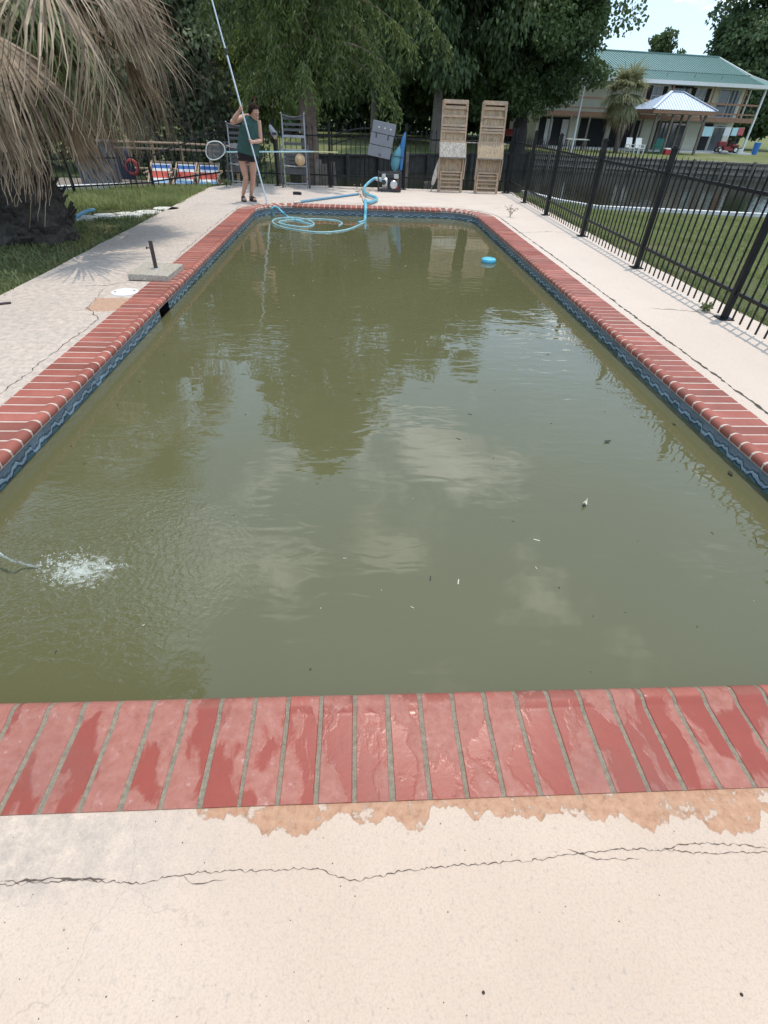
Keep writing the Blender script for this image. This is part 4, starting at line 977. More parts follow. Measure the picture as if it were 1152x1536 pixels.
for (x, s) in ((gp, -1), (-gp, 1)): MB().bar((x, -1.9, 2.0), (x+s*.5, -1.9, 2.66), .10).build('brace', 'old_wood', gz)

def far_chair(loc, m, label, rz=0, name='garden_chair', group=None):
    t = thing(name, label, 'chair', loc, rz, group)
    b_ = MB()
    for k in range(5): b_.box((-.24+k*.12, .26, .75), (.10, .03, .65), rot=Matrix.Rotation(-.25, 3, 'X'))
    b_.build('backrest', m, t); MB().box((0, 0, .40), (.58, .5, .05)).build('seat', m, t)
    for sx in (-.28, .28):
        MB().box((sx, 0, .62), (.09, .6, .035)).build('arm', m, t)
        for sy in (-.24, .24): MB().box((sx, sy, .30), (.06, .06, .62)).build('leg', m, t)
for x, lab in ((22.55, 'white slatted garden chair on the far lawn next to the small palm'), (23.35, 'white slatted garden chair on the far lawn next to the gazebo post')): far_chair((x, 49.2, -.53), 'white_paint', lab, .3)
far_chair((25.6, 50.6, -.53), 'green_plastic', 'green plastic garden chair at the front edge of the gazebo', -.6)
tb_ = thing('garden_table', 'long pale picnic table under the porch behind the far palm', 'table', (19.2, 52.5, -.53), .1)
MB().box((0, 0, .74), (1.9, .8, .06)).build('tabletop', 'house_trim', tb_)
for sx in (-.75, .75):
    for sy in (-.3, .3): MB().box((sx, sy, .36), (.07, .07, .72)).build('leg', 'old_wood', tb_)
co = thing('cooler', 'red and white picnic cooler on the ground before the gazebo', 'cooler', (26.55, 50.4, -.53))
MB().box((0, 0, .18), (.78, .42, .36), b=.04).build('body', 'cooler_red', co); MB().box((0, 0, .40), (.82, .46, .09), b=.03).build('lid', 'white_plastic', co)
mw = thing('riding_mower', 'red riding lawn mower parked before the white door of the house', 'mower', (34.5, 55.2, -.41), -.15)
m_ = MB(); m_.box((-.55, 0, .62), (.75, .5, .42), b=.08); m_.box((.15, 0, .38), (1.1, .55, .12), b=.03); m_.box((.55, 0, .55), (.6, .78, .16), b=.05); m_.build('body', 'mower_red', mw)
m_ = MB(); m_.box((.5, 0, .72), (.45, .45, .10), b=.04); m_.box((.72, 0, .92), (.10, .45, .38), b=.04); m_.build('seat', 'rubber', mw)
MB().lathe([(.14, -.015), (.17, 0), (.14, .015)], 14, (-.05, 0, 1.0), Matrix.Rotation(-.6, 3, 'Y')).build('steering_wheel', 'rubber', mw)
MB().bar((-.2, 0, .7), (-.06, 0, 1.), .04).build('steering_column', 'rubber', mw)
MB().box((.05, 0, .24), (.9, 1.0, .16), b=.05).build('cutting_deck', 'mower_red', mw)
for (x, y, r) in ((-.72, -.4, .19), (-.72, .4, .19), (.62, -.42, .25), (.62, .42, .25)):
    w = MB().lathe([(r*.6, -.1), (r, -.08), (r, .08), (r*.6, .1)], 18, (x, y, r), Matrix.Rotation(math.pi/2, 3, 'X')).build('wheel', 'rubber', mw)
    MB().lathe([(.02, -.11), (r*.55, -.105), (r*.55, .105), (.02, .11)], 14, (x, y, r), Matrix.Rotation(math.pi/2, 3, 'X')).build('rim', 'white_paint', w)
bn = thing('waste_bin', 'upright blue plastic bin standing on the lawn past the white corner post', 'bin', (38.25, 56.6, -.53))
MB().lathe([(.24, 0), (.29, .85), (.31, .86), (.31, .92), (.27, .93)], 18).build('body', 'bin_blue', bn)
bc = thing('bucket', 'small white bucket on the ground between the mower and the corner post', 'bucket', (36.2, 55.9, -.53))
MB().lathe([(.19, 0), (.24, .38), (.26, .39), (.26, .42)], 14).build('body', 'white_plastic', bc)
cl = thing('clothes_line', 'clothes line strung along the porch with towels and shirts drying on it', 'clothes line', (34.4, 56.8, -.41))
MB().tube([(-2.4+i*.5, 0, 1.86-.05*math.sin(math.pi*i/9)) for i in range(10)], .012, 4).build('line', 'white_paint', cl)
for x, lab, m, w, h_ in ((-2.0, 'rust-coloured cloth on the clothes line', 'rust_cloth', .38, .75), (-1.35, 'pale aqua towel on the clothes line', 'cloth_aqua', .95, .72), (.55, 'white and green shirt on the clothes line', 'cloth_white', .6, .65), (1.25, 'white cloth on the clothes line by the corner post', 'cloth_aqua', .55, .6), (1.85, 'red and white patterned cloth on the clothes line', 'cloth_red', .55, .55)):
    P_ = hm.inverted() @ Vector((0, 0, 0)); b_ = MB(); V = []; F = []; nn = 9
    for sgn in (-1, 1):
        for i in range(nn):
            for j in range(5): V.append((x+w*(i/(nn-1)-.5), sgn*(.012+.03*j/4)+.035*math.sin(i*1.7+x)*j/4, 1.84-h_*j/4))
    for s in range(2):
        for i in range(nn-1):
            for j in range(4): F.append(tuple(s*nn*5+q for q in (i*5+j, (i+1)*5+j, (i+1)*5+j+1, i*5+j+1)))
    for i in range(nn-1): F.append((i*5, (i+1)*5, nn*5+(i+1)*5, nn*5+i*5))
    t = tag(b_.add(V, F).build('drying_cloth', m, None, True), lab, 'laundry', 'laundry on the line'); t.location = (34.4, 56.8, -.41)
lp_ = thing('flag_pole', 'slim pale pole standing on the far bank before the dark porch', 'pole', (16.0, 44.4, -.53))
MB().tube([(0, 0, -.3), (-.05, 0, 2.2), (-.1, 0, 4.3)], [.07, .06, .05], 10).build('shaft', 'house_trim', lp_)
MB().ball((-.1, 0, 4.33), .07, 8).build('cap', 'house_trim', lp_)
# red pick-up seen between the oak and the wooden chairs
tr_ = thing('parked_truck', 'red pickup truck parked beyond the forked oak', 'truck', (17.3, 62, -.53), .35)
m_ = MB(); m_.box((0, 0, .85), (4.6, 1.8, .55), b=.12); m_.box((-.3, 0, 1.42), (1.9, 1.6, .7), b=.18); m_.build('body', 'mower_red', tr_)
for sy in (-.82, .82): MB().box((-.3, sy, 1.45), (1.4, .04, .42)).build('window', 'glass', tr_)
MB().box((-1.26, 0, 1.45), (.04, 1.3, .42)).build('windscreen', 'glass', tr_)
for x in (-1.5, 1.5):
    for y in (-.85, .85): MB().lathe([(.2, -.1), (.38, -.09), (.38, .09), (.2, .1)], 16, (x, y, .38), Matrix.Rotation(math.pi/2, 3, 'X')).build('wheel', 'rubber', tr_)
dr = MB(); dr.add([(8, 57, -.52), (22, 60, -.52), (22, 66, -.52), (8, 64, -.52)], [(0, 1, 2, 3)]); tag(dr.build('driveway', 'concrete_white'), 'pale concrete driveway beyond the oak', kind='structure')

# small cabbage palm before the house
fp = thing('cabbage_palm', 'small shaggy palm on the far bank before the cream house', 'palm', (22.3, 51.2, -.53))
MB().tube([(0, 0, -.1), (-.1, 0, .8), (-.25, 0, 1.9), (-.45, 0, 3.6)], [.22, .17, .17, .2], 10).build('trunk', 'bark_grey', fp, True)
FPM = [frond_mesh('frond', .85, R(e), 1.25, 26, R(100), dr_, m, 90+s, .05, tp_) for s, (e, dr_, tp_, m) in enumerate([(70, .3, .2, 'leaf_palm_far'), (42, .4, .3, 'leaf_palm_far'), (15, .6, .45, 'leaf_palm_far'), (-12, .7, .5, 'leaf_palm_far'), (-48, .6, .5, 'palm_straw')])]
for k, n in enumerate((8, 11, 13, 13, 10)):
    for i in range(n):
        a = 2*math.pi*(i+pr.uniform(-.3, .3))/n+k; o = place('frond', FPM[k], fp, loc=(-.45, 0, 3.85-.1*k), rot=(pr.uniform(-.15, .15), pr.uniform(-.15, .15), a))
        s = pr.uniform(.85, 1.15); o.scale = (s, s, s*1.05)

# ------------------------------------------------------------------ dock on the left with the striped deck chairs
dk = thing('dock', 'low grey plank dock behind the diagonal fence', 'dock', (-6.2, 17.2, -1.42))
for k in range(26):
    MB().box((-9.2+k*.235, 17.6, -.46), (.225, 3.2, .05)).build('plank', 'old_wood', dk, world=True)
for x in (-9, -6.2, -3.6):
    for y in (16.2, 19.0): MB().tube([(x, y, -1.9), (x, y, -.49)], .1, 8).build('piling', 'pilings', dk, world=True)
dr2 = thing('dock_rail', 'tan pole railing behind the striped deck chairs', 'railing', (-5.2, 18.9, -.43))
for x in (-7.6, -6.9, -6.2, -5.35, -4.5, -3.7): MB().tube([(x, 18.9, -.44), (x+.03, 18.9, .62)], .045, 7).build('post', 'teak', dr2, world=True)
for z in (.55, .40, -.1): MB().tube([(-7.9, 18.82, z), (-5.5, 18.82, z+.02), (-3.5, 18.82, z-.01)], .032, 6).build('rail', 'teak', dr2, world=True)
def stripe_mat():
    t, b = new_mat('sling_stripes'); tc_ = N(t, 'ShaderNodeTexCoord'); sp = N(t, 'ShaderNodeSeparateXYZ'); t.links.new(tc_.outputs['Generated'], sp.inputs[0])
    col = ramp(t, sp.outputs[2], [(0, (.20, .36, .52)), (.14, (.62, .62, .60)), (.24, (.50, .09, .06)), (.60, (.62, .62, .60)), (.74, (.04, .12, .33)), (.93, (.55, .55, .55))], 'CONSTANT')
    t.links.new(col, b.inputs['Base Color']); b.inputs['Roughness'].default_value = .85
stripe_mat()
for (px, lab) in ((240, 'striped sling deck chair on the dock closest to the red life ring'), (277, 'striped sling deck chair between two others on the dock'), (312, 'striped sling deck chair on the dock closest to the pool net')):
    p = at(px, 262, 17.); t = thing('deck_chair', lab, 'deck chair', (p.x, 17.0, -.435), rnd.uniform(-.1, .1), 'striped deck chairs on the dock')
    sl = MB(); V = []; n = 12
    for i in range(n+1):
        u = i/n; y = -.28+.62*u; z = .20+.40*u-.10*math.sin(math.pi*u); V += [(-.25, y, z), (.25, y, z), (.25, y+.006, z-.012), (-.25, y+.006, z-.012)]
    F = []
    for i in range(n):
        for j in range(4): F.append((i*4+j, i*4+(j+1) % 4, (i+1)*4+(j+1) % 4, (i+1)*4+j))
    sl.add(V, F+[(3, 2, 1, 0), (4*n, 4*n+1, 4*n+2, 4*n+3)]); sl.build('sling', 'sling_stripes', t)
    for s in (-1, 1):
        MB().bar((s*.28, -.34, .16), (s*.28, .42, .64), .035).build('frame_rail', 'teak', t); MB().bar((s*.31, .30, .0), (s*.31, -.22, .34), .035).build('leg', 'teak', t); MB().bar((s*.31, -.33, .0), (s*.31, .05, .42), .035).build('leg', 'teak', t)
        MB().bar((s*.33, -.3, .42), (s*.33, .25, .44), .05, .025).build('arm', 'teak', t)
    MB().bar((-.30, .40, .63), (.30, .40, .63), .04).build('crossbar', 'teak', t); MB().bar((-.30, -.32, .18), (.30, -.32, .18), .04).build('crossbar', 'teak', t)
pa = at(145, 268, 17.2); pb = at(181, 224, 17.2)
cb = thing('dock_cabinet', 'grey dock cabinet half hidden by the palm skirt', 'cabinet', ((pa.x+pb.x)/2-.3, 17.2, -.435))
MB().box((0, 0, .52), (.95, .5, 1.04), b=.02).build('body', 'grey_cabinet', cb); MB().box((0, -.01, 1.07), (1.0, .56, .06), b=.015).build('lid', 'grey_cabinet', cb)
for x in (-.24, .24): MB().box((x, -.262, .5), (.43, .02, .9), b=.01).build('door', 'grey_cabinet', cb)
p = at(198, 250, 16.9); lr = thing('life_ring', 'red life ring leaning by the grey dock cabinet', 'life ring', (p.x, 16.9, p.z-.27))
tor = MB(); n, m2 = 24, 8
for i in range(n):
    for j in range(m2):
        a, b_ = 2*math.pi*i/n, 2*math.pi*j/m2; r = .155+.045*math.cos(b_); tor.v.append((r*math.cos(a), .045*math.sin(b_), .26+r*math.sin(a)))
for i in range(n):
    for j in range(m2): tor.f.append((i*m2+j, ((i+1) % n)*m2+j, ((i+1) % n)*m2+(j+1) % m2, i*m2+(j+1) % m2)); tor.mi.append(0)
tor.build('ring', 'ring_red', lr, True)
MB().bar((0, .06, -.7), (0, .06, .5), .05).build('stand', 'pilings', lr)
p = at(187, 243, 16.9); nv = thing('hanging_jacket', 'dark navy jacket hung beside the red life ring', 'jacket', (p.x, 16.95, p.z-.3))
MB().loft([[(w*math.cos(2*math.pi*j/10), .09*math.sin(2*math.pi*j/10), z) for j in range(10)] for (w, z) in ((.20, -.1), (.22, .15), (.20, .38), (.16, .52), (.06, .6))]).build('cloth', 'navy', nv, True)
MB().bar((0, .05, -.75), (0, .05, .62), .04).build('stand', 'pilings', nv)
lg = thing('concrete_ledge', 'white concrete ledge along the foot of the low diagonal fence', 'ledge', (-6, 12.7, -.05)); MB().bar((-8.6, 10.9, .02), (-5.0, 13.35, .02), .22, .14).build('kerb', 'concrete_white', lg, world=True)
# ------------------------------------------------------------------ things round the pool
# umbrella base and skimmer lid
ub = thing('umbrella_base', 'square speckled concrete umbrella base with rusty pole stub on the pool edge', 'umbrella base', (-2.225, 6.06, .002), -.03, rot=(0, R(1.5), -.03))
MB().box((0, 0, .034), (.43, .54, .062), b=.007).build('slab', 'granite', ub)
MB().lathe([(.034, .062), (.036, .066), (.034, .072), (.024, .073)], 16).build('collar', 'cast_metal', ub)
MB().tube([(0, 0, .06), (0, 0, .34)], .0205, 14).build('pole_stub', 'rust_brown', ub, True)
MB().tube([(-.015, 0, .27), (-.05, 0, .27)], .006, 8).build('screw', 'rust_brown', ub); MB().box((-.055, 0, .27), (.008, .022, .022)).build('screw_wing', 'rust_brown', ub)
sl = thing('skimmer_lid', 'round white skimmer lid set in the deck beside the brick edge', 'lid', (-2.335, 5.37, .001))
MB().lathe([(.128, 0), (.128, .006), (.120, .009), (.02, .011)], 36).build('cover', 'lid_white', sl, True)
for a in (.4, 3.5): MB().lathe([(.010, .009), (.010, .0135)], 10, (.09*math.cos(a), .09*math.sin(a), 0)).build('finger_hole_disc', 'dark_plastic', sl)  # raised dark disc, the shade of a hole put into its colour
# chlorine floater
fo = thing('chlorine_floater', 'round turquoise chlorine floater bobbing on the water', 'floater', (1.93, 7.75, WZ))
MB().lathe([(.03, -.10), (.055, -.09), (.06, -.03), (.085, -.02), (.105, .005), (.108, .025), (.098, .045), (.07, .056), (.055, .054), (.05, .045), (.045, .052), (.02, .054)], 28).build('body', 'floater', fo, True)
# the blue suction hose: pump -> deck -> pool, with loose coils on the water
def smooth_path(K, n=6):
    K = [Vector(k) for k in K]; out = []
    for i in range(len(K)-1):
        p0, p1, p2, p3 = K[max(i-1, 0)], K[i], K[i+1], K[min(i+2, len(K)-1)]
        for j in range(n):
            t = j/n; out.append(.5*((2*p1)+(p2-p0)*t+(2*p0-5*p1+4*p2-p3)*t*t+(3*p1-p0-3*p2+p3)*t**3))
    out.append(K[-1]); return out
PX, PY = .82, 14.25
def hosemesh(P, r):
    m = MB(); rs = [r*(1+.05*math.sin(i*2.6)) for i in range(len(P))]; m.tube(P, rs, 10); return m
ho = thing('pump_hose', 'thick turquoise hose snaking from the pump over the brick edge into the pool', 'hose', (.3, 13.8, 0))
g0 = lambda px, py, z=.03: gnd(px, py, z)
HK = [(PX-.24, PY+.02, .24), (PX-.36, PY, .25), at(552, 275, 14.15), at(546, 283, 13.95), g0(550, 291, .06), g0(563, 296, .045), g0(564, 300, .045), g0(552, 304, .05), (.21, 11.95, .07), (.20, 11.62, .075), (.20, 11.40, .0), (.19, 11.30, -.14), (.17, 11.0, -.165), (.05, 10.7, -.15)]
hosemesh(smooth_path(HK, 8), .031).build('hose', 'hose_blue', ho, True, world=True)
W_ = lambda px, py: gnd(px, py, WZ)+Vector((0, 0, .004))
CK = [Vector((.17, 11.0, WZ-.03)), W_(543, 336), W_(520, 345), W_(485, 349), W_(450, 346), W_(420, 340), W_(409, 333), W_(418, 328), W_(445, 327), W_(466, 332), W_(470, 338), W_(455, 341), W_(430, 338), W_(418, 334), W_(430, 331), W_(470, 329), W_(502, 331), W_(513, 335), W_(508, 339)]
hosemesh(smooth_path(CK, 8), .014).build('coil', 'coil_pale', ho, True, world=True)
h2 = thing('vacuum_hose', 'loop of pale turquoise vacuum hose rising from the water by the long pole', 'hose', (-1.55, 10.9, WZ))
VK = [W_(468, 337)+Vector((0, 0, -.01)), W_(445, 331), W_(432, 326), at(424, 319, 10.95), at(417, 312, 11.05), at(411, 310.5, 11.1), at(408, 315, 11.1), W_(408, 323)+Vector((0, 0, -.05))]
hosemesh(smooth_path(VK, 8), .019).build('hose', 'hose_blue', h2, True, world=True)
bp_ = thing('blue_pipe', 'straight dull blue pipe lying across the far deck', 'pipe', (-.5, 12.8, 0))
MB().tube([g0(451, 302.5, .024), g0(538, 291, .024)], .022, 12).build('pipe', 'pole_blue', bp_, True, world=True)
a_ = g0(451, 302.5, .024); b_ = g0(538, 291, .024); d_ = (a_-b_).normalized()
MB().tube([a_-d_*.0, a_+d_*.20], .016, 10).build('end_fitting', 'stone_white', bp_, True, world=True)
p = g0(445, 292, 0); ck = thing('hose_clamp', 'small black hose fitting lying on the far deck', 'fitting', (p.x, p.y, 0))
MB().box((0, 0, .03), (.16, .07, .055), b=.012).build('body', 'rubber', ck); MB().tube([(.05, 0, .03), (.10, -.05, .03)], .026, 8).build('spout', 'rubber', ck)

# ---------------- petrol water pump in a tube frame
pu = thing('water_pump', 'petrol water pump in black tube frame by the back fence', 'pump', (PX, PY, 0))
w, d, h_ = .53, .36, .39
def loop(x): return smooth_path([(x, -d/2+.03, .02), (x, -d/2, .06), (x, -d/2, h_-.04), (x, -d/2+.04, h_), (x, d/2-.04, h_), (x, d/2, h_-.04), (x, d/2, .06), (x, d/2-.03, .02), (x, -d/2+.03, .02)], 4)
for x in (-w/2, w/2): MB().tube(loop(x), .0135, 8).build('frame_loop', 'dark_plastic', pu, True)
for (y, z) in ((-d/2, .03), (-d/2, h_-.01), (d/2, .03), (d/2, h_-.01), (0, .02)): MB().tube([(-w/2, y, z), (w/2, y, z)], .0125, 8).build('frame_bar', 'dark_plastic', pu, True)
RX = Matrix.Rotation(math.pi/2, 3, 'Y')
vo = MB(); vo.lathe([(.07, -.03), (.12, -.02), (.13, .03), (.13, .08), (.10, .10)], 24, (-.14, -.02, .17), RX); vo.tube([(-.14, -.02, .24), (-.14, -.02, .36)], [.055, .045], 14); vo.box((-.14, -.02, .31), (.10, .16, .10), b=.03); vo.build('volute', 'cast_metal', pu, True)
MB().tube([(-.16, -.03, .23), (-.24, -.01, .24), (-.33, 0, .25)], [.05, .042, .038], 14).build('inlet', 'hose_end', pu, True)
MB().lathe([(.06, 0), (.06, .018), (.03, .022)], 6, (-.14, -.16, .20), Matrix.Rotation(math.pi/2, 3, 'X')).build('drain_cap', 'dark_plastic', pu)
en = MB(); en.box((.08, 0, .15), (.22, .24, .20), b=.02); en.box((.12, -.01, .10), (.28, .26, .08), b=.015); 
for k in range(6): en.box((.06, -.135, .10+k*.022), (.16, .03, .010))
en.build('engine', 'engine', pu)
MB().lathe([(.02, 0), (.085, .004), (.09, .03), (.075, .05), (.03, .055)], 24, (.10, -.125, .15), Matrix.Rotation(math.pi/2, 3, 'X')).build('starter', 'cast_metal', pu, True)
MB().box((.02, .0, .31), (.20, .18, .09), b=.035).build('fuel_tank', 'engine', pu, True); MB().lathe([(.03, 0), (.03, .02), (.015, .024)], 14, (.03, 0, .355)).build('fuel_cap', 'engine_red', pu, True)
MB().box((.16, -.02, .31), (.12, .16, .09), b=.03).build('air_filter', 'cast_metal', pu, True); MB().box((.17, -.13, .08), (.13, .05, .10), b=.02).build('crankcase', 'engine_red', pu)
for x in (-.18, .18):
    for y in (-.12, .12): MB().lathe([(.02, 0), (.022, .02)], 10, (x, y, 0)).build('foot', 'rubber', pu)

# ---------------- grey hinged panels strapped to the fence, and the turquoise float
tl, trr, brr, bll = at(557, 178, 14.5), at(594, 187, 14.5), at(586, 240, 14.5), at(553, 233, 14.5)
ux = ((trr-tl)+(brr-bll))/2; uz = ((tl-bll)+(trr-brr))/2; W1, H1 = ux.length, uz.length; ang = math.atan2(-ux.z, ux.x); cen = (tl+trr+brr+bll)/4
gp_ = thing('folding_panel', 'grey three-leaf folded plastic panel strapped askew to the back fence', 'panel', (cen.x, 14.50, cen.z-H1/2))
rotp = Matrix.Rotation(ang, 3, 'Y')
LC = Vector((0, 0, H1/2))
def lp(x, z, y=0): return LC+rotp @ Vector((x, y, z))
for i, (z, dx) in enumerate(((H1*.335, .015), (0., 0.), (-H1*.335, -.012))):
    leaf = MB().box(lp(dx, z), (W1*.97, .06, H1*.318), rot=rotp, b=.010).build('leaf', 'panel_grey', gp_)
    if i == 0:
        for x in (-.12, .02, .16): MB().lathe([(.016, 0), (.016, .006)], 12, lp(dx+x*W1/.56, z+.0, -.030), Matrix.Rotation(math.pi/2, 3, 'X')).build('rivet', 'white_plastic', leaf)
    if i == 1:
        for x in (-.14, .14): MB().box(lp(x, z+H1*.10, -.034), (.022, .012, H1*.14), rot=rotp).build('hinge', 'dark_plastic', leaf); 
    if i == 2:
        q = MB()
        for (a, b2, c, d2) in ((0, .018, .045, .010), (0, -.018, .045, .010), (-.018, 0, .010, .045), (.018, .004, .010, .03)): q.box(lp(a, z-.055+b2, -.032), (c, .006, d2), rot=rotp)
        q.build('emblem', 'dark_plastic', leaf)
for z in (.10, -.10): MB().bar(lp(W1*.45, z, 0), (W1*.45+.22, .12, H1/2+z-.06), .02, .02).build('strap', 'dark_plastic', gp_)
fl_ = thing('plastic_float', 'slim turquoise plastic float with a blue tip strapped to the fence by the pump', 'float', (1.04, 14.58, .36))
rings = []
for (z, cx, rx, ry) in ((.0, -.06, .02, .02), (.06, -.07, .07, .05), (.16, -.07, .115, .08), (.28, -.05, .125, .09), (.40, -.01, .11, .085), (.48, .04, .08, .06), (.54, .07, .05, .04)):
    rings.append([(cx+rx*math.cos(2*math.pi*j/16), ry*math.sin(2*math.pi*j/16), z) for j in range(16)])
MB().loft(rings).build('body', 'teal_plastic', fl_, True)
rings = [[(cx+rx*math.cos(2*math.pi*j/14), -.04+ry*math.sin(2*math.pi*j/14), z) for j in range(14)] for (z, cx, rx, ry) in ((.05, .07, .03, .02), (.25, .08, .045, .035), (.46, .085, .05, .04), (.56, .09, .06, .045), (.66, .105, .05, .04), (.75, .125, .03, .025), (.79, .135, .012, .01))]
MB().loft(rings).build('fin', 'blue_plastic', fl_, True)
MB().bar((-.15, -.09, .34), (.14, -.09, .30), .03, .012).build('strap', 'dark_plastic', fl_); MB().bar((.02, .02, -.36), (.02, .02, .05), .05).build('stand', 'old_wood', fl_)
MB().box((-.0, -.05, .0), (.11, .06, .05), b=.01).build('buckle', 'engine_red', fl_)

# ---------------- the two wooden reed loungers stood on end against the fence
def wood_lounger(label, xl, xr, back, grey, arm):
    t = thing('wood_lounger', label, 'lounger', ((xl+xr)/2, 14.44, 0), 0, 'reed-panelled loungers stood on end by the fence', rot=(R(-9.5) if back else R(-8), 0, R(rnd.uniform(-2, 2)))); w = xr-xl-.02; H = 1.78
    for s in (-1, 1): MB().box((s*(w/2-.02), 0, H/2), (.036, .05, H), b=.004).build('side_rail', 'teak', t)
    def cross(z, y=-.012, h_=.045, m='teak', n='crossbar', ww=w-.07, d_=.03): return MB().box((0, y, z), (ww, d_, h_), b=.003).build(n, m, t)
    for z in (.05, .20, .36, .42, 1.02, 1.21, 1.265, 1.325, 1.50, 1.74): cross(z, h_=.032 if z < .5 else .045)
    cross(1.755, -.05, .075, ww=w-.04); cross(1.66, -.02, .06, ww=w-.06)
    def reeds(z0, z1, y, m, ww=w-.08, name='reed_panel'):
        r_ = MB(); n = int(ww/.0165)
        for i in range(n):
            x = -ww/2+(i+.5)*ww/n; hh = rnd.uniform(-.006, .006); r_.box((x, y+rnd.uniform(-.004, .004), (z0+z1)/2+hh), (ww/n*.86, .010, z1-z0))
        return r_.build(name, m, t)
    reeds(1.345, 1.64, .016, 'reed'); reeds(1.03, 1.20, .016, 'reed'); reeds(.08, .74, .03, 'reed')
    # the leaf in the middle folds forward from the frame
    lf = MB(); zz0, zz1 = .70, 1.0; n = 34; ww = w+.02
    for i in range(n):
        x = -ww/2+(i+.5)*ww/n; lf.add([(x-.008, -.13, zz0), (x+.008, -.13, zz0), (x+.008, -.035, zz1), (x-.008, -.035, zz1), (x-.008, -.115, zz0), (x+.008, -.115, zz0), (x+.008, -.02, zz1), (x-.008, -.02, zz1)], [(0, 1, 2, 3), (7, 6, 5, 4), (0, 4, 5, 1), (2, 6, 7, 3), (1, 5, 6, 2), (0, 3, 7, 4)])
    fo_ = lf.build('folded_leaf', grey, t); MB().box((0, -.125, zz0-.012), (ww+.01, .035, .03)).build('leaf_edge', 'old_wood', fo_)
    for s in (-1, 1):
        MB().bar((s*(w/2+.006), -.10, zz0), (s*(w/2+.006), -.02, zz1+.02), .02, .03).build('leaf_side', 'teak', fo_)
        MB().bar((s*(w/2+.01), -.03, .28), (s*(w/2+.012), -.11, .70), .022, .04).build('arm', 'teak', t)
        MB().bar((s*(w/2-.06), -.05, 1.75), (s*(w/2-.02), -.02, 1.44 if arm else 1.6), .028, .04).build('headrest_stay', 'teak', t)
    for z in (.11, .27): MB().box((0, -.05, z), (w-.12, .025, .028)).build('leg_bar', 'teak', t)
    for s in (-1, 1): MB().bar((s*(w/2-.055), -.05, .0), (s*(w/2-.055), -.045, .42), .03).build('leg', 'teak', t)
    return t
wood_lounger('weathered reed-panelled lounger on end whose middle leaf has bleached grey', 2.02, 2.66, True, 'reed_grey', False)
wood_lounger('warm tan reed-panelled lounger on end at the fence corner', 2.94, 3.56, False, 'reed', True)
um = thing('folded_umbrella', 'small furled pale umbrella leaning on the bleached lounger', 'umbrella', (1.93, 14.40, 0))
MB().tube([(-.06, 0, 0), (-.03, .02, .16)], .012, 8).build('tip', 'old_wood', um)
rings = []
for (u, r) in ((.0, .02), (.08, .038), (.3, .045), (.6, .042), (.85, .03), (1., .012)):
    c = Vector((-.03, .02, .14)).lerp(Vector((.10, .12, .66)), u); rings.append([c+Vector((r*(1+.25*(j % 2))*math.cos(2*math.pi*j/12), r*(1+.25*(j % 2))*math.sin(2*math.pi*j/12), 0)) for j in range(12)])
MB().loft(rings).build('canopy', 'reed_grey', um, True)

# ---------------- strap loungers stood on end
def strap_lounger(label, x0, x1, H, y, lean):
    w = x1-x0; t = thing('strap_lounger', label, 'lounger', ((x0+x1)/2, y, 0), 0, 'dark strap loungers stood on end by the fence', rot=(R(-lean), 0, 0))
    for s in (-1, 1):
        MB().tube(smooth_path([(s*w/2, 0, 0), (s*w/2*.98, .0, .3), (s*w/2*.94, .01, .9), (s*w/2*.93, .0, H-.06), (s*w/2*.98, -.05, H)], 4), .016, 8).build('side_rail', 'lounge_light', t, True)
        MB().tube(smooth_path([(s*(w/2+.05), -.05, 0), (s*(w/2+.06), -.12, .22), (s*(w/2+.04), -.16, .5), (s*(w/2+.055), -.13, .84)], 5), .021, 8).build('leg', 'lounge_metal', t, True)
        MB().tube([(s*w/2, 0, .18), (s*(w/2+.058), -.10, .2)], .014, 6).build('leg_brace', 'lounge_metal', t, True)
    for z in (H-.09, H-.2, H-.3, H-.42, H-.56, H-.70):
        MB().box((0, .004, z), (w*.92, .012, .05), b=.003).build('strap', 'lounge_light' if z == H-.42 else 'strap', t)
    for z in (.72, .645, .57, .495, .36, .30):
        MB().box((0, -.006, z), (w*.95, .012, .062), b=.003).build('strap', 'strap', t)
    MB().tube(smooth_path([(-w/2*.95, 0, H-.03), (0, -.02, H-.075), (w/2*.95, 0, H-.03)], 6), .017, 8).build('top_rail', 'lounge_metal', t, True)
    for (z, yy) in ((.76, -.01), (.44, -.16), (.10, -.02)):
        MB().tube(smooth_path([(-w/2*.97, 0, z), (-w/2*.9, yy, z-.01), (0, yy, z-.02), (w/2*.9, yy, z-.01), (w/2*.97, 0, z)], 5), .015, 8).build('frame_bar', 'lounge_light', t, True)
    return t
strap_lounger('dark strap lounger on end behind the woman with the pole', -2.96, -2.42, 1.22, 14.40, 5)
strap_lounger('tall dark strap lounger on end with the tan ball resting on its bar', -1.70, -1.16, 1.42, 14.36, 6)
bl_ = thing('ball', 'tan ball resting on the bar of the dark strap lounger', 'ball', (-1.29, 14.19, .45)); MB().ball((0, 0, .118), .118, 18).build('skin_panel', 'ball_tan', bl_, True)
for a in (0, 1.05, 2.1): MB().tube([(.1185*math.cos(t)*math.cos(a), .1185*math.cos(t)*math.sin(a), .118+.1185*math.sin(t)) for t in [i*2*math.pi/28 for i in range(29)]], .0022, 4).build('seam', 'rust_cloth', bl_)

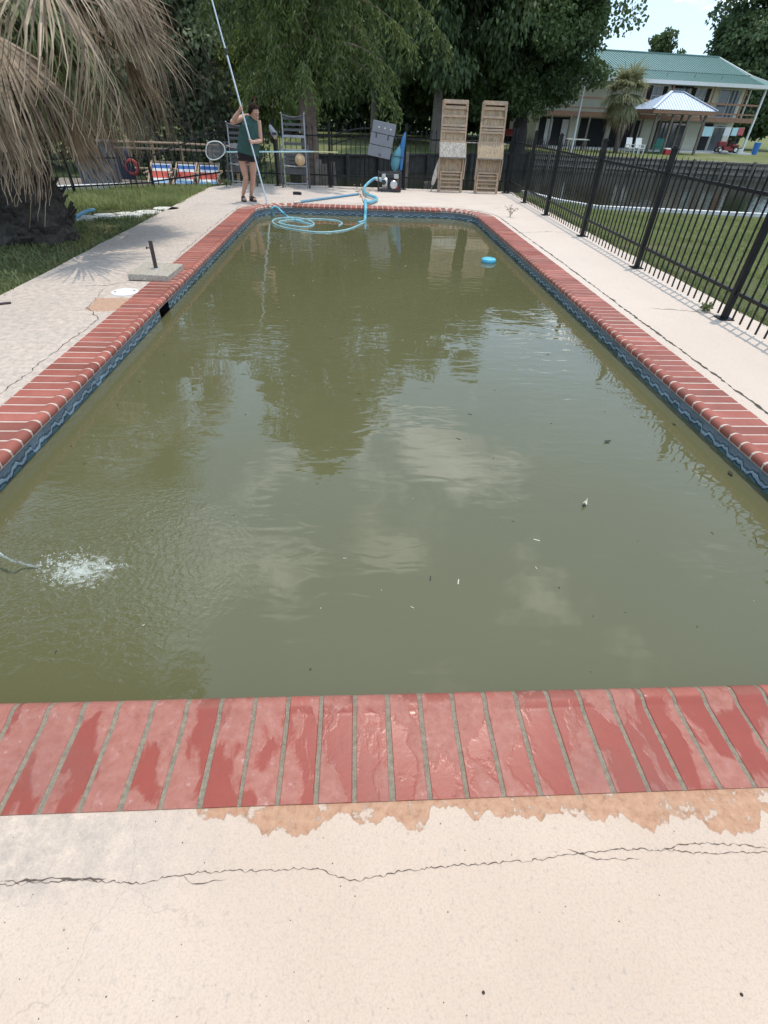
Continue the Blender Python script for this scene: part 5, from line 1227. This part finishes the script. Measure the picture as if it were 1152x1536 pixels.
# ---------------- leaf net on its long pale pole, laid across the loungers
ne = thing('leaf_net', 'pool leaf net with pale aqua pole laid across the strap loungers', 'net', (-1.8, 14.12, .70))
A0, A1, A2 = at(340, 228, 14.12), at(470, 227.5, 14.13), at(507, 228.5, 14.14)
MB().tube([A0, A1], .0155, 10).build('pole', 'pole_aqua', ne, True, world=True); MB().tube([A1, A2], .0125, 10).build('pole_end', 'pole_yellow', ne, True, world=True)
hp = [at(px, py, 14.10) for px, py in ((337.5, 228), (336, 219), (329, 213), (320, 212), (312, 215), (309, 224), (310, 233), (316, 239), (325, 239), (333, 234))]
rim = MB(); rim.tube(smooth_path(hp+[hp[0]], 5), .011, 8); rim.build('rim', 'white_plastic', ne, True, world=True)
nm = MB(); cc = sum(hp, Vector())/len(hp)
x0, x1 = min(p.x for p in hp), max(p.x for p in hp); z0, z1 = min(p.z for p in hp), max(p.z for p in hp)
def inside(x, z):
    c = False; n = len(hp)
    for i in range(n):
        a, b2 = hp[i], hp[i-1]
        if (a.z > z) != (b2.z > z) and x < (b2.x-a.x)*(z-a.z)/(b2.z-a.z)+a.x: c = not c
    return c
k = 26
for i in range(k):
    for j in range(k):
        x, z = x0+(x1-x0)*(i+.5)/k, z0+(z1-z0)*(j+.5)/k
        if inside(x, z):
            dep = .05*(1-((x-cc.x)/.21)**2-((z-cc.z)/.21)**2); yy = 14.10+max(0, dep)
            s = (x1-x0)/k*.5; nm.box((x, yy, z), (s*2.05, .002, .006)); nm.box((x, yy+.001, z), (.006, .002, s*2.05))
tag(nm.build('netting', 'net_mesh', ne, world=True), kind='stuff')
# scrub brush hooked over the fence post
p = at(410, 197, 14.60); br = thing('scrub_brush', 'grey and black scrub brush hooked on the back fence post', 'brush', (p.x, 14.6, p.z-.13))
q = MB(); q.loft([[(cx+rx*math.cos(2*math.pi*j/12), -.0+ry*math.sin(2*math.pi*j/12), z) for j in range(12)] for (z, cx, rx, ry) in ((.0, .03, .03, .03), (.05, .025, .075, .045), (.12, .0, .085, .05), (.19, -.04, .055, .035), (.25, -.06, .025, .02))]); q.build('head', 'lounge_light', br, True)
MB().box((.025, -.03, .09), (.10, .05, .05), b=.01).build('bristles', 'dark_plastic', br); MB().ball((.03, 0, .02), .045, 8).build('knob', 'ball_tan', br, True)

# ---------------- stepping stones, hose and litter on the left
for i, (px, py, s) in enumerate(((98, 327, .22), (128, 325, .20), (160, 322, .21), (190, 320, .23), (222, 317, .25), (250, 312, .26))):
    p = gnd(px, py, 0); q_ = random.Random(i+3); n = 11; ring = [(s*q_.uniform(.8, 1.15)*math.cos(2*math.pi*j/n)*1.05, s*q_.uniform(.75, 1.1)*math.sin(2*math.pi*j/n)*.8) for j in range(n)]
    m = MB(); m.loft([[(x*1.02, y*1.02, 0) for x, y in ring], [(x, y, .035) for x, y in ring], [(x*.93, y*.93, .045) for x, y in ring]])
    lab = ('white edging stone touching the palm trunk roots', 'white edging stone one step out from the palm', 'white edging stone two steps out from the palm', 'white edging stone third out from the palm', 'white edging stone next to the one against the deck', 'large white edging stone against the deck')[i]
    tag(m.build('edging_stone', 'stone_white', None, loc=(p.x, p.y, -.045)), lab, 'stone', 'white edging stones in the grass')
gh = thing('garden_hose', 'short bend of dark blue garden hose in the grass behind the palm', 'hose', (-4.6, 9.9, -.04))
MB().tube(smooth_path([gnd(108, 330, .0), gnd(118, 323, .03), gnd(130, 317, .05), gnd(141, 315, .0)], 6), .028, 8).build('hose', 'pole_blue', gh, True, world=True)
def sprig(loc, label, n, h_, seed, m='weed_blade'):
    g_ = np.random.default_rng(seed); t = thing('weed', label, 'weed', loc); st = MB(); A = []; D = []
    for k in range(n):
        a = g_.uniform(0, 6.28); e = Vector((math.cos(a)*h_*.6, math.sin(a)*h_*.6, h_*g_.uniform(.6, 1.1))); P = bez(Vector((0, 0, 0)), Vector((e.x*.2, e.y*.2, e.z*.7)), e, 6); st.tube(P, [.003, .003, .0025, .002, .002, .001], 4)
        for p in P[2:]:
            for z in range(3): A.append((p.x, p.y, p.z)); D.append(g_.normal(size=3))
    st.build('stem', 'bark_grey', t); A = np.array(A); L = g_.uniform(.02, .05, len(A)); place('leaf', quads('leaf', leaf_quads(g_, A, L, L*.3, np.array(D)), m, g_.uniform(0, 1, len(A))), t)
p = gnd(1056, 467); sprig((p.x, p.y, 0), 'small weed in the deck crack by the iron fence post', 9, .07, 1)
p = gnd(765, 326); sprig((p.x, p.y, 0), 'thin dry twiggy weed in the deck joint at the curved corner', 5, .20, 2, 'palm_straw')
p = gnd(340, 281); sprig((p.x, p.y, 0), 'dusty weeds at the foot of the lounger behind the woman', 14, .16, 3)
p = gnd(545, 305); sprig((p.x, p.y-.02, 0), 'dead brown stalk by the hose at the far deck joint', 4, .34, 4, 'palm_straw')
# dried plank scrap on the left walk
p = gnd(2, 457); ws = thing('wood_scrap', 'small brown wood scrap on the deck walk near the palm', 'wood', (p.x, p.y, 0), .5); MB().box((0, 0, .008), (.16, .03, .016), b=.003).build('stick', 'rust_brown', ws)

# ---------------- the stream of water, its foam and the floating litter
js = thing('water_jet', 'thin clear jet of water arcing into the pool from the left side', 'water', (-1.7, 1.75, WZ))
t, b = new_mat('jet_water'); b.inputs['Base Color'].default_value = (.9, .95, .93, 1); b.inputs['Roughness'].default_value = .04; b.inputs['IOR'].default_value = 1.33; b.inputs['Transmission Weight'].default_value = .92
t, b = new_mat('foam'); b.inputs['Base Color'].default_value = (.50, .52, .47, 1); b.inputs['Roughness'].default_value = .25
q_ = random.Random(4)
JP = smooth_path([(-1.93, 1.83, .02), gnd(0, 831, -.05), gnd(32, 845, -.11), gnd(58, 851, WZ)], 8)
MB().tube([p+Vector((q_.gauss(0, .0015), q_.gauss(0, .0015), q_.gauss(0, .0015))) for p in JP], [.0062*(1+.35*math.sin(i*1.7)) for i in range(len(JP))], 9).build('stream', 'jet_water', js, True, world=True)
fm = MB()
for k in range(3500):
    u = q_.random()**.9; px = 58+u*115+q_.gauss(0, 6); py = 852+q_.gauss(0, 3+12*math.sin(math.pi*min(1, u+.12)))-u*3
    if mnoise.fractal((px*.16, py*.16, 0), 1., 2., 4) < .02+.25*abs(u-.45)+q_.uniform(-.12, .2): continue
    p = gnd(px, py, WZ); r = q_.choice((.0008, .0011, .0015, .0015, .0022, .003)); n = 5
    fm.lathe([(r, -.001), (r*.9, r*.45), (r*.5, r*.85), (.0004, r)], n, (p.x, p.y, WZ))
tag(fm.build('foam', 'foam', None, True), 'patch of white foam bubbles where the water jet hits the pool', 'foam', kind='stuff')
dbm = MB(); q_ = random.Random(21)
for k in range(300):
    x, y = q_.uniform(XL+.1, XR-.05), YN+.15+(YF-YN-.3)*q_.random(); a = q_.uniform(0, 6.28); L = q_.choice((.004, .005, .006, .008, .01, .016, .03)); w_ = L*.16 if L > .012 else L*.4
    dbm.box((x, y, WZ+.001), (L, w_, .002), rot=Matrix.Rotation(a, 3, 'Z')); dbm.mi[-6:] = [q_.choice((0, 0, 1))]*6
tag(dbm.build('floating_litter', ['dark_leaf', 'pale_leaf']), 'tiny leaves and twigs scattered over the water', 'litter', kind='stuff')
def leaf_thing(px, py, L, m, label, curl=.3, rz=0.):
    p = gnd(px, py, WZ); V = []; n = 7
    for i in range(n+1):
        u = i/n; w_ = L*.22*math.sin(math.pi*min(.97, u+.03)); z = .003+curl*L*(u-.5)**2; V += [(L*(u-.5), -w_, z+w_*.3), (L*(u-.5), 0, z), (L*(u-.5), w_, z+w_*.3)]
    F = []
    for i in range(n): F += [(3*i, 3*i+3, 3*i+4, 3*i+1), (3*i+1, 3*i+4, 3*i+5, 3*i+2)]
    tag(MB().add(V, F).build('floating_leaf', m, None, True, loc=(p.x, p.y, WZ+.001), rot=(0, 0, rz)), label, 'leaf')
leaf_thing(1095, 711, .06, 'dark_leaf', 'brown leaf floating next to the right tile band', .3, 1.3)
leaf_thing(911, 663, .055, 'dark_leaf', 'small dark leaf floating out on the open water', .6, .2)
leaf_thing(877, 757, .05, 'pale_leaf', 'curled pale leaf floating on the open water', 2.2, .9)
leaf_thing(1011, 637, .035, 'dark_leaf', 'tiny round brown leaf floating by the right wall', .3, 2.)
sp_ = MB(); q_ = random.Random(9)
for (px, py) in [(725, 1489), (1112, 1492), (390, 1508)]+[(q_.uniform(0, 1150), q_.uniform(1230, 1536)) for _ in range(60)]:
    p = gnd(px, py, 0); r = .0035 if py > 1480 and px in (725, 1112) else q_.uniform(.0006, .0016); sp_.ball((p.x, p.y, r*.4), r, 5)
tag(sp_.build('deck_grit', 'dark_leaf'), 'specks of grit scattered on the deck', 'grit', kind='stuff')
# ------------------------------------------------------------------ the woman with the long pole
def baked(m, name, mname, parent, voxel, it=4):
    o = m.build(name, mname, None); r = o.modifiers.new('r', 'REMESH'); r.mode = 'VOXEL'; r.voxel_size = voxel; r.use_smooth_shade = True
    s = o.modifiers.new('s', 'SMOOTH'); s.factor = .5; s.iterations = it
    dg = bpy.context.evaluated_depsgraph_get(); me = bpy.data.meshes.new_from_object(o.evaluated_get(dg)); me.name = name
    bpy.data.objects.remove(o, do_unlink=True)
    me.polygons.foreach_set('use_smooth', [True]*len(me.polygons)); me.materials.clear(); me.materials.append(MATS[mname])
    return place(name, me, parent, True)
PL0, PL1 = at(405.5, 322, 11.36), at(318, 0, 11.72)
pd = (PL1-PL0).normalized()
pole = thing('telescopic_pole', 'long aluminium telescopic pole held upright by the woman, its foot in the water', 'pole', (PL0.x, PL0.y, WZ))
J = at(340, 78, 11.63)
tj = (J-PL0).dot(pd)
MB().tube([PL0-pd*.75, PL0+pd*tj], .0155, 14).build('lower_section', 'aluminium', pole, True, world=True)
MB().tube([PL0+pd*(tj-.04), PL0+pd*(tj+.05)], .020, 14).build('lock_collar', 'dark_plastic', pole, True, world=True)
MB().tube([PL0+pd*(tj+.03), PL0+pd*(tj+1.45)], .0125, 14).build('upper_section', 'aluminium', pole, True, world=True)
MB().tube([PL0+pd*(tj+1.40), PL0+pd*(tj+1.53)], .016, 12).build('grip', 'dark_plastic', pole, True, world=True)
def on_pole(px, py):
    best = min((i*.004 for i in range(1200)), key=lambda s: (lambda v: (576+FPX*v.dot(RT)/v.dot(FW)-px)**2+(768-FPX*v.dot(UP)/v.dot(FW)-py)**2)(PL0+pd*s-Vector((0, 0, CAM_H)))); return PL0+pd*best
HU, HLo = on_pole(362, 163), on_pole(378.5, 212)
Y0 = 11.80
wo_ = thing('person', 'woman in green tank top and black shorts standing at the pool corner holding a pole', 'person', (-2.1, 11.8, 0))
Q = lambda px, py, dy=0.: at(px, py, Y0+dy)
bd = MB()
# legs and feet
hipL, hipR = Q(362.5, 236), Q(379, 236)
kL, kR = Q(368, 267, -.03), Q(378.2, 267, -.03)
aL, aR = gnd(365.5, 301)+Vector((0, 0, .075)), gnd(377.5, 301)+Vector((0, 0, .075))
kL.y = (hipL.y+aL.y)/2-.03; kR.y = (hipR.y+aR.y)/2-.03
for hp_, kn, an in ((hipL, kL, aL), (hipR, kR, aR)):
    cal = kn.lerp(an, .33)+Vector((0, .022, 0))
    bd.tube([hp_+Vector((0, 0, .06)), hp_, hp_.lerp(kn, .45), hp_.lerp(kn, .82), kn, kn.lerp(an, .14), cal, kn.lerp(an, .66), an+Vector((0, 0, .02)), an-Vector((0, 0, .045))], [.080, .083, .074, .057, .052, .049, .054, .041, .031, .033], 14)
    bd.ball(kn+Vector((.004, -.03, 0)), .034, 10)
tL, tR = gnd(371, 308)+Vector((0, 0, .03)), gnd(391, 305)+Vector((0, 0, .03))
for an, to in ((aL, tL), (aR, tR)):
    d = (to-an); d.z = 0; L = .17; d.normalize(); f0 = Vector((an.x, an.y, .04)); 
    bd.tube([f0-d*.045, f0, f0+d*.07, f0+d*.13, f0+d*.175], [.030, .036, .033, .030, .018], 12)
    sd_ = Vector((-d.y, d.x, 0))
    for k in range(5): bd.tube([f0+d*.13+sd_*(.026-.013*k)-Vector((0, 0, .012)), f0+d*(.185-.006*k)+sd_*(.028-.0135*k)-Vector((0, 0, .016))], [.0085, .007], 6)
# torso core, neck
bd.tube([Q(370.5, 238), Q(371, 225), Q(372, 205), Q(374, 188), Q(376, 179)], [.13, .125, .115, .12, .085], 16)
shL, shR = Q(365.5, 176.5), Q(387, 181)
bd.tube([shL, Q(376, 177), shR], [.055, .07, .055], 12)
bd.tube([Q(375.5, 178), Q(377.5, 172, -.03), Q(379, 168, -.05)], [.052, .047, .05], 12)
# arms
eL = Q(348.5, 183, -.13); eR = Q(391, 211, -.03)
HUc, HLc = HU+Vector((-.018, .03, -.005)), HLo+Vector((.03, .03, -.005))
bd.tube([shL, shL.lerp(eL, .4), eL, eL.lerp(HUc, .3), eL.lerp(HUc, .85), HUc], [.056, .053, .044, .043, .029, .030], 12)
bd.tube([shR, shR.lerp(eR, .4), eR, eR.lerp(HLc, .35), eR.lerp(HLc, .85), HLc], [.056, .050, .041, .040, .028, .030], 12)
bd.ball(eL, .043, 10); bd.ball(eR, .040, 10)
def hand(c, wr, flip):
    n1 = pd.orthogonal().normalized(); to = (wr-c); to = (to-pd*to.dot(pd)).normalized(); sd_ = pd.cross(to)*flip
    bd.ball(c+to*.028, .031, 10, (1, 1, 1.15))
    for k in range(4):
        o = c+pd*(.030-.020*k); L = (1., 1.08, 1.02, .85)[k]; P = []
        for a in (-.5, .3, 1.1, 1.9, 2.7, 3.3*L): P.append(o+to*(.024*math.cos(a))+sd_*(.024*math.sin(a)))
        bd.tube(P, [.0105, .0105, .010, .0095, .009, .007], 7)
    bd.tube([c+to*.03+pd*.02, c+to*.012-sd_*.026+pd*.035, c-to*.016-sd_*.020+pd*.045], [.013, .011, .008], 7)
hand(HU, eL, 1); hand(HLo, eR, -1)
# head: skull, jaw, nose, brow, ears; looking down to the right
hc = Q(381.2, 168.0, -.085); fv = Vector((.72, -.52, -.46)).normalized(); rv_ = fv.cross(Vector((0, 0, 1))).normalized(); uv = rv_.cross(fv)
HMt = Matrix((rv_, fv, uv)).transposed()
hl = lambda x, y, z: hc+HMt @ Vector((x, y, z))
def hball(x, y, z, r, sc=(1, 1, 1)):
    k = len(bd.v); bd.ball((0, 0, 0), r, 14, sc)
    for i in range(k, len(bd.v)): v = bd.v[i]; bd.v[i] = tuple(hl(v[0]+x, v[1]+y, v[2]+z))
hball(0, -.012, .02, .092, (.84, 1.04, 1.0)); hball(0, .022, -.038, .066, (.86, .95, 1.08)); hball(0, .062, -.085, .024, (1.2, .9, .8))
bd.tube([hl(0, .083, .012), hl(0, .100, -.018), hl(0, .092, -.030)], [.010, .014, .010], 8)
hball(0, .066, .022, .04, (1.45, .6, .35)); hball(.033, .064, -.022, .02, (1, .7, .8)); hball(-.033, .064, -.022, .02, (1, .7, .8))
for s in (-1, 1): hball(s*.078, -.012, -.008, .022, (.35, .8, 1.2))
hball(0, .079, -.056, .013, (1.6, .7, .5)); hball(0, .077, -.068, .012, (1.4, .7, .5))
body = baked(bd, 'body', 'skin', wo_, .0068, 3)
for s in (-1, 1):
    MB().ball(hl(s*.031, .0745, .000), .0085, 10).build('eye', 'skin', wo_, True, world=True)
    MB().ball(hl(s*.031, .081, -.006), .0055, 8).build('iris', 'hair', wo_, True, world=True)
    MB().tube([hl(s*.015, .088, .020), hl(s*.033, .082, .026), hl(s*.050, .068, .020)], .0036, 6).build('eyebrow', 'hair', wo_, True, world=True)
MB().tube([hl(-.020, .083, -.060), hl(0, .091, -.060), hl(.020, .083, -.060)], [.003, .005, .003], 6).build('lips', 'hair_tie', wo_, True, world=True)
# hair: cap, loose sides, wind-blown strand and tie
hr = MB(); n = 20
for i in range(n+1):
    th = math.pi*i/n
    for j in range(26):
        a = 2*math.pi*j/26; v = Vector((math.sin(th)*math.cos(a), math.sin(th)*math.sin(a), math.cos(th))); k = 1.0
        hair_line = .62-.25*abs(v.x); 
        if v.y > .22 and v.z < hair_line: k = .70
        elif v.z < -.45: k = .80
        k *= 1+.025*math.sin(9*a+4*th)
        hr.v.append(tuple(hl(v.x*.089*k, -.014+v.y*.107*k, .022+v.z*.107*k)))
for i in range(n):
    for j in range(26): hr.f.append((i*26+j, i*26+(j+1) % 26, (i+1)*26+(j+1) % 26, (i+1)*26+j)); hr.mi.append(0)
for k in range(26):
    q_ = random.Random(k); s = q_.choice((-1, 1)); x0_ = s*q_.uniform(.055, .08); P = [hl(x0_*.5, q_.uniform(-.04, .03), .115), hl(x0_*1.05, q_.uniform(-.06, .03), .06), hl(x0_*1.12, q_.uniform(-.07, .02), .0), hl(x0_*1.0, q_.uniform(-.09, -.03), -.055)]
    hr.tube(smooth_path(P, 4), .008, 5)
hr.build('hair', 'hair', wo_, True, world=True)
kn = MB(); b0 = hl(0, -.085, .075); kn.ball(b0, .042, 12, (1, 1, .9))
for k in range(7):
    o = Vector((rnd.uniform(-.012, .012), rnd.uniform(-.012, .012), rnd.uniform(-.012, .012))); kn.tube(smooth_path([b0+o, Q(375.5, 156.5, -.03)+o, Q(379.5, 151, -.04)+o, Q(381.5, 146.5, -.05)+o*.6, Q(385, 146.8, -.06)+o*.7, Q(385.3, 150.5, -.06)+o*1.3], 5), [.012]*8+[.010]*8+[.008]*5+[.006]*5, 5)
kn.build('ponytail', 'hair', wo_, True, world=True)
MB().tube([Q(380.6, 148.6, -.05), Q(381.8, 146.6, -.05), Q(384, 146, -.055)], .016, 8).build('hair_band', 'hair_tie', wo_, True, world=True)
MB().tube(smooth_path([hl(.02, .05, .09), hl(.05, .11, .10), hl(.04, .17, .085)], 5), .003, 4).build('loose_strand', 'hair', wo_, True, world=True)
# tank top and shorts
def ring_px(l, r, pyl, pyr, dep, dy=0., n=24, wob=0., ph=0.):
    a, b_ = Q(l, pyl, dy), Q(r, pyr, dy); c = (a+b_)/2; u = (b_-a)/2; w_ = Vector((0, 1, 0))
    return [c+u*math.cos(2*math.pi*j/n)*(1+wob*math.sin(5*2*math.pi*j/n+ph))+w_*(dep*math.sin(2*math.pi*j/n)*(1+wob*math.sin(6*2*math.pi*j/n+ph))) for j in range(n)]
sh = MB(); sh.loft([ring_px(354.2, 388.4, 226, 236, .165, 0, wob=.055, ph=.4), ring_px(354.8, 388.4, 221, 229, .168, 0, wob=.06, ph=.9), ring_px(356.2, 388.6, 213, 217, .158, -.005, wob=.045, ph=1.6), ring_px(357.8, 388.4, 203, 205, .15, -.01, wob=.04, ph=2.4), ring_px(359.2, 388., 194, 196, .152, -.015, wob=.03, ph=3), ring_px(360.8, 388.4, 186, 189, .145, -.01), ring_px(363.6, 388.4, 179, 184, .118, 0.), ring_px(365.2, 387.6, 173.5, 179, .088, .0), ring_px(367.2, 385.6, 170.8, 176.6, .066, .008), ring_px(370., 383.5, 170.8, 175.6, .052, .014)])
baked(sh, 'tank_top', 'shirt', wo_, .0085, 2)
st_ = MB(); st_.loft([ring_px(356.2, 387.6, 224, 232, .150), ring_px(356., 388., 232, 237, .152), ring_px(357, 387.6, 238, 239.5, .13), ring_px(360, 385, 241, 241, .08)])
for (l, r, p0, p1) in ((356.4, 373.6, 232, 241), (371.6, 388., 232, 242.5)): st_.loft([ring_px(l, r, p0, p0, .10), ring_px(l, r, (p0+p1)/2, (p0+p1)/2, .098), ring_px(l+.3, r-.3, p1, p1, .094)])
baked(st_, 'shorts', 'shorts', wo_, .0085, 2)
for an, to in ((aL, tL), (aR, tR)):
    d = (to-an); d.z = 0; d.normalize(); sd_ = Vector((-d.y, d.x, 0)); f0 = Vector((an.x, an.y, 0)); so = MB(); rr_ = []
    for z in (.002, .024):
        rr_.append([f0+d*(.065+.140*math.cos(2*math.pi*j/20))+sd_*(.052*math.sin(2*math.pi*j/20)*(1+.12*math.cos(2*math.pi*j/20)))+Vector((0, 0, z)) for j in range(20)])
    sa = so.loft(rr_).build('sandal', 'sandal', wo_, world=True)
    for (u, h_) in ((.115, .075), (.055, .085)):
        P = [f0+d*u+sd_*(.046*math.cos(a))+Vector((0, 0, .012+(h_-.012)*math.sin(a))) for a in [math.pi*i/10 for i in range(11)]]
        sx = MB()
        for p0, p1 in zip(P[:-1], P[1:]): sx.bar(p0, p1, .034, .007, up=(p0+p1)/2-f0-d*u)
        sx.build('strap', 'sandal', wo_, world=True)
    P = [f0-d*(.045*math.sin(a))+sd_*(.040*math.cos(a))+Vector((0, 0, .062)) for a in [math.pi*i/8 for i in range(9)]]; sx = MB()
    for p0, p1 in zip(P[:-1], P[1:]): sx.bar(p0, p1, .006, .02)
    sx.build('heel_strap', 'sandal', wo_, world=True)
